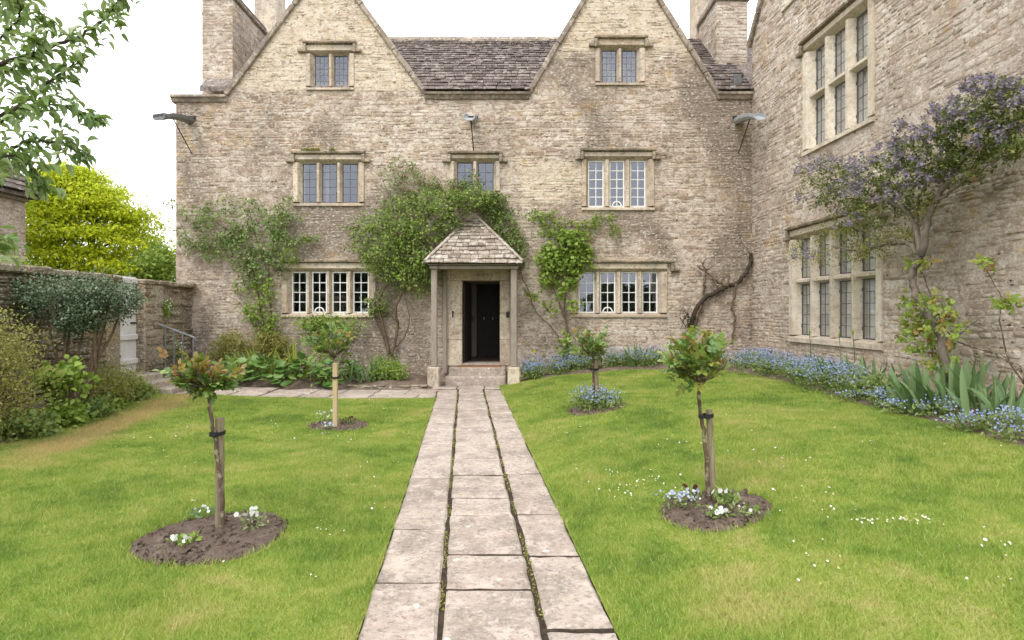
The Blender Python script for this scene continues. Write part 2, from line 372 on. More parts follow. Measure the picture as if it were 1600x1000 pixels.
def mat_slab(name):
    t = NT(name); p = t.pos(); r = t.rnd()
    b = t.ramp(r, [(0, (0.35, 0.28, 0.23)), (0.5, (0.42, 0.345, 0.285)), (1, (0.48, 0.405, 0.345))])
    b = t.mix(t.ramp(t.noise(p, 2.2, 8, 0.72, 0.5), [(0.46, 0.0), (0.60, 0.8)]), b, (0.25, 0.21, 0.175))
    b = t.mix(t.ramp(t.noise(p, 5, 7, 0.72, 0.3), [(0.50, 0.0), (0.60, 0.75)]), b, (0.53, 0.445, 0.38))
    b = t.mix(t.ramp(t.noise(p, 26, 6, 0.75), [(0.52, 0.0), (0.60, 0.7)]), b, (0.19, 0.16, 0.135))
    b = t.mix(t.ramp(t.noise(p, 33, 5, 0.75), [(0.54, 0.0), (0.62, 0.6)]), b, (0.52, 0.47, 0.42))
    sp = t.math('MULTIPLY', t.ramp(t.voro(p, 3.7), [(0.07, 1.0), (0.12, 0.0)]), t.ramp(t.noise(p, 24, 3), [(0.40, 0.0), (0.5, 1.0)]))
    b = t.mix(t.math('MULTIPLY', sp, 0.75), b, (0.66, 0.64, 0.59))
    b = t.mix(t.math('MULTIPLY', t.ramp(t.noise(p, 2.1, 8, 0.75), [(0.61, 0.0), (0.7, 0.6)]), t.noise(p, 30, 3)), b, (0.42, 0.29, 0.10))
    h = t.math('ADD', t.noise(p, 9, 8, 0.7), t.math('MULTIPLY', t.noise(p, 50, 4, 0.7), 0.35))
    return t.done(t.bsdf(b, 0.9, t.bump(h, 0.022), spec=0.2))
MT['slab'] = mat_slab('path_flagstone')
def mat_ground(name, a, b, c, scale=6, bump=0.02):
    t = NT(name); p = t.pos(); n = t.noise(p, scale, 8, 0.75)
    col = t.ramp(n, [(0.3, a), (0.52, b), (0.72, c)])
    col = t.mix(t.ramp(t.noise(p, 80, 3, 0.7), [(0.6, 0.0), (0.72, 0.5)]), col, c)
    return t.done(t.bsdf(col, 0.95, t.bump(t.math('ADD', t.noise(p, 30, 7, 0.8), n), bump), spec=0.1))
MT['soil'] = mat_ground('garden_soil', (0.12, 0.085, 0.066), (0.19, 0.142, 0.112), (0.29, 0.23, 0.185), 9, 0.03)
MT['ground'] = mat_ground('ground_earth', (0.06, 0.07, 0.025), (0.10, 0.085, 0.045), (0.14, 0.11, 0.07), 2, 0.02)
def grass_col(t, r=None):
    p = t.pos()
    n1 = t.noise(p, 1.0, 7, 0.66, 0.4); n2 = t.noise(p, 4.4, 5, 0.65)
    f = t.math('ADD', t.math('MULTIPLY', n1, 0.65), t.math('MULTIPLY', n2, 0.35))
    c = t.ramp(f, [(0.39, (0.16, 0.275, 0.04)), (0.47, (0.265, 0.38, 0.06)), (0.55, (0.375, 0.445, 0.095)), (0.65, (0.54, 0.49, 0.19))])
    # worn, straw-coloured strip along the left border
    z = t.n('SeparateXYZ'); t.put(z.inputs[0], p)
    dx = t.math('ABSOLUTE', t.math('ADD', z.outputs[0], t.math('ADD', 5.55, t.math('MULTIPLY', t.math('SUBTRACT', z.outputs[1], 8.0), 0.16))))
    dx = t.math('ADD', dx, t.math('MULTIPLY', t.math('SUBTRACT', t.noise(p, 1.3, 5), 0.5), 1.1))
    wm = t.math('MULTIPLY', smooth_mask(t, dx, 0.55, 0.05), smooth_mask(t, z.outputs[1], 6.0, 7.2))
    c = t.mix(t.math('MULTIPLY', wm, 0.85), c, (0.58, 0.43, 0.21))
    return c
def mat_grass(name, blade):
    t = NT(name); c = grass_col(t)
    if not blade:
        c = t.mix(t.ramp(t.noise(t.pos(), 60, 4, 0.8), [(0.4, 0.0), (0.7, 0.7)]), c, (0.13, 0.15, 0.03))
        return t.done(t.bsdf(c, 0.95, t.bump(t.noise(t.pos(), 90, 4, 0.8), 0.02), spec=0.1))
    r = t.rnd()
    c = t.mix(t.ramp(r, [(0.0, 0.5), (0.35, 0.0), (1, 0.0)]), c, (0.10, 0.19, 0.02))
    c = t.mix(t.ramp(r, [(0.72, 0.0), (0.95, 0.6)]), c, (0.62, 0.56, 0.25))
    d = t.bsdf(c, 0.55, spec=0.25); tr = t.n('BsdfTranslucent'); t.put(tr.inputs[0], c)
    m = t.n('MixShader'); m.inputs[0].default_value = 0.35; t.t.links.new(d, m.inputs[1]); t.t.links.new(tr.outputs[0], m.inputs[2])
    return t.done(m.outputs[0])
MT['lawn'] = mat_grass('lawn_turf', False); MT['blade'] = mat_grass('grass_blades', True)
def mat_bark(name, a, b, lichen=None):
    t = NT(name); p = t.pos(); n = t.noise(t.mapping(p, (1, 1, 0.35)), 30, 6, 0.7)
    c = t.ramp(n, [(0.3, a), (0.7, b)])
    if lichen: c = t.mix(t.ramp(t.noise(p, 17, 4, 0.6), [(0.52, 0.0), (0.6, 0.9)]), c, lichen)
    return t.done(t.bsdf(c, 0.9, t.bump(n, 0.01), spec=0.15))
MT['bark'] = mat_bark('rose_bark', (0.055, 0.038, 0.026), (0.16, 0.115, 0.08), (0.30, 0.265, 0.18))
MT['barkb'] = mat_bark('vine_bark', (0.07, 0.047, 0.03), (0.20, 0.145, 0.095))
MT['barkg'] = mat_bark('grey_bark', (0.10, 0.08, 0.06), (0.24, 0.20, 0.165))
MT['barkd'] = mat_bark('dark_bark', (0.03, 0.024, 0.018), (0.085, 0.066, 0.05))
MT['stake'] = mat_plain('weathered_stake', (0.17, 0.135, 0.085), (0.31, 0.26, 0.175), 12, 0.85, 0.004, 0.1, stretch=(6, 6, 0.6))
MT['stakel'] = mat_plain('new_pine_stake', (0.42, 0.32, 0.185), (0.52, 0.41, 0.25), 12, 0.8, 0.002, 0.15, stretch=(6, 6, 0.6))
MT['rubber'] = mat_plain('black_rubber', (0.012, 0.012, 0.013), (0.02, 0.02, 0.022), 10, 0.6, 0.0005)
# leaves
L_ = {}
L_['apple'] = mat_leaf('apple_leaf', [(0.10, 0.17, 0.05), (0.17, 0.26, 0.085), (0.25, 0.34, 0.14), (0.40, 0.46, 0.28)], 0.3, 0.45)
L_['yellow'] = mat_leaf('golden_leaf', [(0.34, 0.40, 0.01), (0.46, 0.53, 0.012), (0.57, 0.62, 0.018), (0.68, 0.70, 0.03)], 0.42)
L_['bright'] = mat_leaf('bright_leaf', [(0.12, 0.18, 0.022), (0.18, 0.275, 0.036), (0.24, 0.34, 0.052), (0.31, 0.41, 0.085)], 0.35)
L_['mid'] = mat_leaf('mid_green_leaf', [(0.08, 0.12, 0.026), (0.145, 0.21, 0.05), (0.205, 0.275, 0.075), (0.285, 0.35, 0.115)], 0.3)
L_['grey'] = mat_leaf('grey_green_leaf', [(0.10, 0.135, 0.045), (0.17, 0.215, 0.075), (0.235, 0.28, 0.105), (0.33, 0.355, 0.17)], 0.25, patch=(2.2, (0.17, 0.27, 0.06)))
L_['dark'] = mat_leaf('dark_evergreen_leaf', [(0.036, 0.065, 0.029), (0.065, 0.104, 0.047), (0.098, 0.143, 0.072), (0.195, 0.247, 0.156)], 0.1, 0.4)
L_['olive'] = mat_leaf('olive_leaf', [(0.125, 0.125, 0.025), (0.206, 0.200, 0.037), (0.263, 0.256, 0.056), (0.325, 0.294, 0.088)], 0.3)
L_['iris'] = mat_leaf('iris_blade', [(0.065, 0.13, 0.045), (0.10, 0.175, 0.065), (0.135, 0.215, 0.085), (0.20, 0.27, 0.125)], 0.2, 0.5)
L_['lime'] = mat_leaf('lime_blade', [(0.19, 0.27, 0.03), (0.27, 0.34, 0.045), (0.34, 0.40, 0.08)], 0.35, 0.5)
L_['berg'] = mat_leaf('bergenia_leaf', [(0.062, 0.138, 0.027), (0.100, 0.194, 0.044), (0.144, 0.244, 0.062), (0.188, 0.275, 0.088)], 0.15, 0.35, 0.5)
L_['bergred'] = mat_leaf('reddened_leaf', [(0.28, 0.06, 0.03), (0.30, 0.16, 0.07)], 0.15, 0.4)
L_['bronze'] = mat_leaf('bronze_rose_leaf', [(0.24, 0.105, 0.04), (0.31, 0.17, 0.05), (0.34, 0.23, 0.06), (0.30, 0.26, 0.07)], 0.3, 0.4, 0.4)
L_['rose'] = mat_leaf('rose_leaf', [(0.066, 0.138, 0.026), (0.108, 0.198, 0.042), (0.168, 0.258, 0.060), (0.252, 0.324, 0.090)], 0.25, 0.38, 0.45)
L_['rosey'] = mat_leaf('young_rose_leaf', [(0.17, 0.21, 0.035), (0.24, 0.26, 0.05), (0.30, 0.28, 0.06)], 0.3, 0.4)
L_['cean'] = mat_leaf('ceanothus_leaf', [(0.061, 0.088, 0.024), (0.101, 0.135, 0.035), (0.155, 0.182, 0.047), (0.257, 0.257, 0.068)], 0.2, 0.5)
def flat(name, c0, c1, trans=0.25): return mat_leaf(name, [c0, c1], trans, 0.7, 0.15)
L_['purple'] = flat('ceanothus_flower', (0.16, 0.13, 0.25), (0.29, 0.25, 0.36)); L_['mauve'] = flat('faded_flower', (0.17, 0.13, 0.155), (0.29, 0.24, 0.265))
L_['blue'] = flat('forget_me_not_petal', (0.23, 0.29, 0.52), (0.39, 0.45, 0.66)); L_['white'] = flat('white_petal', (0.72, 0.72, 0.70), (0.82, 0.82, 0.80))
L_['pink'] = flat('pink_petal', (0.42, 0.06, 0.12), (0.52, 0.14, 0.18)); L_['ylw'] = flat('yellow_petal', (0.70, 0.50, 0.02), (0.80, 0.62, 0.04))
L_['wine'] = flat('wine_petal', (0.07, 0.012, 0.02), (0.12, 0.02, 0.03)); L_['straw'] = flat('dry_stem', (0.24, 0.17, 0.10), (0.34, 0.26, 0.16))
L_['palebl'] = flat('pale_blue_petal', (0.42, 0.46, 0.68), (0.6, 0.62, 0.76))
MT['joint'] = mat_ground('joint_earth', (0.035, 0.025, 0.018), (0.065, 0.048, 0.034), (0.12, 0.09, 0.06), 14, 0.02)
# ------------------------------------------------------------------ measures
F = 14.5                                        # the front wall stands 14.5 m from the camera
def P(px, py, y): return ((px - 800) / FPX * y, y, CAMH - (py - HOR) / FPX * y)
def fx(px): return (px - 800) * F / FPX
def fz(py): return CAMH + (HOR - py) * F / FPX
def path_c(y): return 0.122 - 0.079 * y
def path_l(y): return path_c(y) - 0.67
def path_r(y): return path_c(y) + 0.67
def gz(x, y):
    x = np.asarray(x, float); y = np.asarray(y, float)
    u = x - path_r(np.clip(y, -5, 14)); ul = path_l(np.clip(y, -5, 14)) - x
    r = 0.50 * (1 - np.exp(-np.clip(u, 0, None) / 2.2))
    t = np.clip((ul - 2.5) / 4, 0, 1); l = 0.12 * t * t * (3 - 2 * t)
    return np.where(u > 0, r, np.where(ul > 0, l, 0.0)) + 0.012 * np.sin(x * 1.3 + 0.7 * y) * np.clip(np.abs(x - path_c(np.clip(y, -5, 14))) - 0.67, 0, 1)
def on_ground(px, py, it=12):
    y = 8.0
    for _ in range(it):
        z = float(gz((px - 800) / FPX * y, y)); y = FPX * (CAMH - z) / (py - HOR)
    x = (px - 800) / FPX * y
    return np.array((x, y, float(gz(x, y))))
WS = 0.03                                        # the wing stands a touch off square
WX0 = fx(1175)
def wing_x(y): return WX0 + WS * (F - y)
def PW(px, py, off=0.0):
    k = (px - 800) / FPX; y = (WX0 + WS * F - off) / (k + WS); return np.array(P(px, py, y))
def border_l(y): return np.where(y > 7.2, -6.05 - (y - 7.2) * 0.2, -6.05 + 0.05 * np.sin(y))
def border_r(y): return 4.6 - np.clip((y - 11.2) / 2.3, 0, 1) ** 2 * 2.3 + 0.05 * np.sin(y * 2.1)

# ------------------------------------------------------------------ ground, lawns, beds
ax = np.concatenate([[-3000, -900, -300, -100, -50, -30], np.arange(-22, 22.1, 0.5), [30, 50, 100, 300, 900, 3000]])
ay = np.concatenate([[-3000, -900, -300, -100, -50, -30], np.arange(-20, 26.1, 0.5), [35, 50, 100, 300, 900, 3000]])
def grid_mesh(name, X, Y, Z, smooth=True):
    n, m = X.shape; i = np.arange(n * m).reshape(n, m)
    q = np.stack([i[:-1, :-1], i[1:, :-1], i[1:, 1:], i[:-1, 1:]], -1).reshape(-1, 4)
    return mesh_np(name, np.stack([X, Y, Z], -1).reshape(-1, 3), [q], smooth=smooth)
X, Y = np.meshgrid(ax, ay, indexing='ij')
obj('ground', grid_mesh('ground', X, Y, gz(X, Y) - 0.05), MT['ground'], kind='structure')
def lawn_sheet(lo, hi, y0, y1):
    t, y = np.meshgrid(np.linspace(0, 1, 40), np.linspace(y0, y1, 90), indexing='ij')
    x = lo(y) + (hi(y) - lo(y)) * t
    obj('lawn', grid_mesh('lawn', x, y, gz(x, y) + 0.012), MT['lawn'], kind='structure')
SP0 = 11.6                                       # near edge of the side path
lawn_sheet(border_l, lambda y: path_l(y) + 0.012, -5, SP0)
lawn_sheet(lambda y: path_r(y) - 0.012, border_r, -5, 13.5)
BEDS = [on_ground(333, 842), on_ground(530, 667), on_ground(932, 640), on_ground(1115, 800)]
BEDR = [0.52, 0.44, 0.45, 0.40]
def soil_disc(c, r):
    n = 40; V = [(0, 0, 0.045)]; Fc = []
    for k, (q, z) in enumerate(((0.35, 0.045), (0.7, 0.04), (0.95, 0.025), (1.04, -0.02))):
        for j in range(n):
            a = 2 * math.pi * j / n; rr = r * q * (1 + 0.05 * math.sin(3 * a + c[0]) + random.uniform(-.02, .02))
            V.append((rr * math.cos(a), rr * math.sin(a), z + float(gz(c[0] + rr * math.cos(a), c[1] + rr * math.sin(a))) - c[2] + random.uniform(-.008, .008)))
    for j in range(n): Fc.append((0, 1 + j, 1 + (j + 1) % n))
    for k in range(3):
        for j in range(n): Fc.append((1 + k * n + j, 1 + (k + 1) * n + j, 1 + (k + 1) * n + (j + 1) % n, 1 + k * n + (j + 1) % n))
    b = MB(); b.add(V, Fc); b.build('soil_bed', MT['soil'], M=T(*c), smooth=True, kind='structure')
for c, r in zip(BEDS, BEDR): soil_disc(c, r)
def bed_sheet(xs, ys, fn):
    X, Y = np.meshgrid(xs, ys, indexing='ij'); X, Y, Z = fn(X, Y)
    obj('flower_bed', grid_mesh('flower_bed', X, Y, Z), MT['soil'], kind='structure')
nz = lambda X, Y: 0.02 * np.sin(7 * X + 3 * Y) + 0.015 * np.sin(11 * Y - 5 * X)
bed_sheet(np.linspace(-7.55, -1.5, 66), np.linspace(12.94, 14.55, 20), lambda X, Y: (X, Y, gz(X, Y) + 0.004 + (0.15 + nz(X, Y)) * np.clip((Y - 12.97) / 0.25, 0, 1) * np.clip((-1.72 - X) / 0.35, 0, 1)))
bed_sheet(np.linspace(0, 1, 14), np.linspace(-3, 14.55, 90), lambda X, Y: ((lambda x: (x, Y, gz(x, Y) + 0.005 + 0.06 * np.clip(X * 6, 0, 1) + nz(x, Y) * np.clip(X * 5, 0, 1)))(np.where(Y < 13.45, border_r(Y) - 0.03, 0.3) + (wing_x(Y) + 0.03 - np.where(Y < 13.45, border_r(Y) - 0.03, 0.3)) * X)))
bed_sheet(np.linspace(0, 1, 12), np.linspace(-3, 12.3, 70), lambda X, Y: ((lambda x: (x, Y, gz(x, Y) + 0.005 + 0.06 * np.clip((1 - X) * 6, 0, 1) + nz(x, Y) * np.clip((1 - X) * 5, 0, 1)))(-7.85 + (border_l(Y) + 0.03 + 7.85) * X)))

# ------------------------------------------------------------------ paths: every flag is a slab of its own
def slab_obj(parent, x0, x1, y0, y1, z, shear=0.0, th=0.05):
    """irregular flagstone: outline with nicked corners, worn edges"""
    n = 5; pts = []
    a, b, c, d = x0 + .009, x1 - .009, y0 + .017, y1 - .017
    side = lambda p, q: [(p[0] + (q[0] - p[0]) * k / n + (0 if k == 0 else random.uniform(-.007, .007)), p[1] + (q[1] - p[1]) * k / n + (0 if k == 0 else random.uniform(-.008, .008))) for k in range(n)]
    j = lambda x, y: (x + random.uniform(-.006, .006), y + random.uniform(-.012, .012))
    cs = [j(a, c), j(b, c), j(b, d), j(a, d)]
    for k in range(4): pts += side(cs[k], cs[(k + 1) % 4])
    cx, cy = (x0 + x1) / 2, (y0 + y1) / 2; m = len(pts); V = []; tx, ty = random.uniform(-.012, .012), random.uniform(-.012, .012)
    for (ins, zz) in ((0.0, -th), (0.0, -0.016), (0.022, 0.0)):
        for (px, py) in pts:
            L = math.hypot(px - cx, py - cy); s_ = (L - ins) / L
            lx, ly = (px - cx) * s_, (py - cy) * s_
            V.append((lx + shear * ly, ly, zz + (tx * lx + ty * ly if zz > -th else 0) + (random.uniform(-.003, .003) if ins else 0)))
    Fc = [(r * m + i, r * m + (i + 1) % m, (r + 1) * m + (i + 1) % m, (r + 1) * m + i) for r in (0, 1) for i in range(m)]
    V.append((0, 0, random.uniform(-.003, .002))); ci = len(V) - 1
    Fc += [(2 * m + i, 2 * m + (i + 1) % m, ci) for i in range(m)]
    b = MB(); b.add(V, Fc); b.build('flagstone', MT['slab'], parent, M=T(cx, cy, z))
XS = [0.0, 0.42, 0.97, 1.34]
pm = MB(); yy = np.linspace(-5, 13.55, 30)
V = [(path_l(y) - 0.02, y, -0.004) for y in yy] + [(path_r(y) + 0.02, y, -0.004) for y in yy]; n = len(yy)
pm.add(V, [(i, n + i, n + i + 1, i + 1) for i in range(n - 1)])
path = pm.build('path', MT['joint'], kind='structure')
ROWS = [[-3.9, -3.0, -2.1, -1.0, 0.1, 1.0, 1.95, 2.9, 3.70, 4.61, 5.28, 6.05, 7.6, 8.5, 9.0, 9.7, 10.4, 11.1, 12.0, 12.9],
        [-4, -3.1, -2.2, -1.4, -0.3, 0.6, 1.4, 2.2, 2.95, 3.62, 4.125, 4.93, 5.39, 6.15, 6.88, 7.6, 8.45, 9.4, 10.3, 11.4, 12.3, 13.1],
        [-4, -2.9, -2, -1.1, -0.2, 0.7, 1.5, 2.3, 3.15, 4.10, 4.96, 5.55, 6.2, 6.94, 7.7, 8.4, 9.1, 9.9, 10.8, 11.8, 12.9]]
for c in range(3):
    for a, b in zip(ROWS[c][:-1], ROWS[c][1:]):
        ym = (a + b) / 2; gp = 0.004 if c != 1 else 0.010
        slab_obj(path, path_l(ym) + XS[c] + (gp if c else 0), path_l(ym) + XS[c + 1] - (gp if c < 2 else 0), a, b, 0.012 + random.uniform(-.004, .004), shear=-0.079)
for xa, xb in ((-1.75, -1.2), (-1.2, -0.6), (-0.6, -0.15)): slab_obj(path, xa, xb, 13.06, 13.58, 0.012)
# moss and grit in the two long joints
sp = MB(); xs = np.linspace(-7.3, path_l(12) - 0.0, 24)
V = [(x, SP0 - 0.02, float(gz(x, SP0)) - 0.015) for x in xs] + [(x, 13.02, float(gz(x, 13.0)) - 0.015) for x in xs]; n = len(xs)
sp.add(V, [(i, n + i, n + i + 1, i + 1) for i in range(n - 1)])
spath = sp.build('side_path', MT['joint'], kind='structure')
for (ya, yb) in ((SP0, 12.25), (12.25, 12.95)):
    x = -7.2
    while x < path_l(12) - 0.3:
        wd = random.uniform(0.55, 1.0); x1 = min(x + wd, path_l((ya + yb) / 2) - 0.01)
        if path_l((ya + yb) / 2) - x1 < 0.3: x1 = path_l((ya + yb) / 2) - 0.01
        slab_obj(spath, x, x1, ya, yb, float(gz((x + x1) / 2, 12.2)) + 0.014); x = x1

# ------------------------------------------------------------------ walls: mortar sheet with openings, stones proud of it
def wall_frame(o, u):
    u = Vector(u).normalized(); n = Vector((-u.y, u.x, 0))            # local x along the wall, y into it, z up
    M = Matrix.Identity(4)
    for r in range(3): M[r][0], M[r][1], M[r][2], M[r][3] = u[r], n[r], (0, 0, 1)[r], o[r]
    return M
def free(v0, v1, bounds, holes):
    a0, b0 = bounds(v0); a1, b1 = bounds(v1)
    iv = [(max(a0, a1), min(b0, b1))]
    for (h0, h1, k0, k1) in holes:
        if k1 > v0 + 1e-5 and k0 < v1 - 1e-5:
            nx = []
            for (a, b) in iv:
                if h1 <= a or h0 >= b: nx.append((a, b)); continue
                if h0 > a: nx.append((a, h0))
                if h1 < b: nx.append((h1, b))
            iv = nx
    return [(a, b) for a, b in iv if b - a > 0.02]
def mortar_wall(name, M, bounds, vs, holes, mat, parent, depth=0.5):
    zs = sorted(set(list(vs) + [h for H in holes for h in H[2:] if vs[0] < h < vs[-1]])); b = MB()
    for v0, v1 in zip(zs[:-1], zs[1:]):
        (a0, b0), (a1, b1) = bounds(v0 + 1e-6), bounds(v1 - 1e-6)
        hs = sorted([h for h in holes if h[3] > v0 + 1e-6 and h[2] < v1 - 1e-6])
        L = [(a0, a1)] + [(h[1], h[1]) for h in hs]; Rr = [(h[0], h[0]) for h in hs] + [(b0, b1)]
        for (l0, l1), (r0, r1) in zip(L, Rr):
            for y in (0, depth): b.add([(l0, y, v0), (r0, y, v0), (r1, y, v1), (l1, y, v1)], [(0, 1, 2, 3)] if y == 0 else [(3, 2, 1, 0)])
    for (h0, h1, k0, k1) in holes:
        for p, q in (((h0, k0), (h1, k0)), ((h1, k0), (h1, k1)), ((h1, k1), (h0, k1)), ((h0, k1), (h0, k0))):
            b.add([(p[0], 0, p[1]), (q[0], 0, q[1]), (q[0], depth, q[1]), (p[0], depth, p[1])], [(0, 1, 2, 3)])
    me = bpy.data.meshes.new(name); me.from_pydata(b.v, [], b.f)
    return obj(name, me, mat, parent, M)
def stone_variants(n=16):
    out_ = []
    for _ in range(n):
        m = 8; base = [(-.5, -.3), (-.36, -.5), (.36, -.5), (.5, -.3), (.5, .3), (.36, .5), (-.36, .5), (-.5, .3)]
        pts = [(x + random.uniform(-.05, .05) * (abs(x) < .45), y + random.uniform(-.07, .07) * (abs(y) < .45)) for x, y in base]
        tx, ty = random.uniform(-.35, .35), random.uniform(-.45, .45)
        V = [(x, 0.5, y) for x, y in pts] + [(x * .99, -0.45, y * .97) for x, y in pts]
        V += [(x * .93 + random.uniform(-.02, .02), -1 - tx * x - ty * y + random.uniform(-.3, .3), y * .84 + random.uniform(-.04, .04)) for x, y in pts]
        q = [(r * m + i, r * m + (i + 1) % m, (r + 1) * m + (i + 1) % m, (r + 1) * m + i) for r in (0, 1) for i in range(m)]
        out_.append((np.array(V), [np.array(q), np.array([[2 * m + i for i in range(m)]])]))
    return out_
SV = stone_variants()
def lay_stones(parent, M, bounds, v0, v1, holes, mat, hr=(.05, .15), wr=(.08, .36), prot=(.001, .007), gap=.007, n_obj=300, near=None, keep=None):
    C, S = [], []; v = v0; wob = lambda u: .018 * math.sin(u * .9 + v0) + .01 * math.sin(u * 2.7)
    while v < v1 - 0.03:
        h = min(random.uniform(*hr), v1 - v)
        if random.random() < .12: h = min(h * 1.5, v1 - v)
        for (a, b) in free(v, v + h, bounds, holes):
            u = a
            while u < b - 0.02:
                wd = random.uniform(*wr) * (0.7 + h * 4)
                if b - (u + wd) < wr[0] * .7: wd = b - u
                if random.random() > .08 + .5 * max(0, math.sin(u * 1.1 + v * .6 + 2) * math.sin(v * 1.9 + u * .45) - .15):   # smeared mortar hides stones in patches
                    if h > .085 and random.random() < .25:
                        k = random.uniform(.4, .6)
                        for q0, q1 in ((0, k), (k, 1)):
                            C.append((u + wd / 2, v + h * (q0 + q1) / 2 + wob(u + wd / 2))); S.append((wd - gap, h * (q1 - q0) - gap * .8))
                    else: C.append((u + wd / 2, v + h / 2 + wob(u + wd / 2))); S.append((wd - gap, h - gap))
                u += wd
        v += h
    C = np.array(C) + rng.normal(0, .007, (len(C), 2)); S = np.array(S) * rng.uniform(.86, 1.04, (len(C), 2)); S = np.maximum(np.array(S), .02); n = len(C)
    pr = rng.uniform(prot[0], prot[1], n); Mn = np.array(M)
    A = np.zeros((n, 3, 3)); rot = rng.normal(0, .02, n)
    for r in range(3):
        A[:, r, 0] = (Mn[r, 0] * np.cos(rot) + Mn[r, 2] * np.sin(rot)) * S[:, 0]
        A[:, r, 1] = Mn[r, 1] * pr
        A[:, r, 2] = (-Mn[r, 0] * np.sin(rot) + Mn[r, 2] * np.cos(rot)) * S[:, 1]
    Tt = Mn[:3, 3][None] + C[:, :1] * Mn[:3, 0][None] + C[:, 1:] * Mn[:3, 2][None]
    area = S[:, 0] * S[:, 1]
    if near is not None: area = area / np.maximum((Tt[:, 0] ** 2 + Tt[:, 1] ** 2), 4) * near(Tt)
    scatter('stone', parent, mat, SV, rng.integers(0, len(SV), n), A, Tt, n_obj, np.argsort(-area), 'rubble_stones')

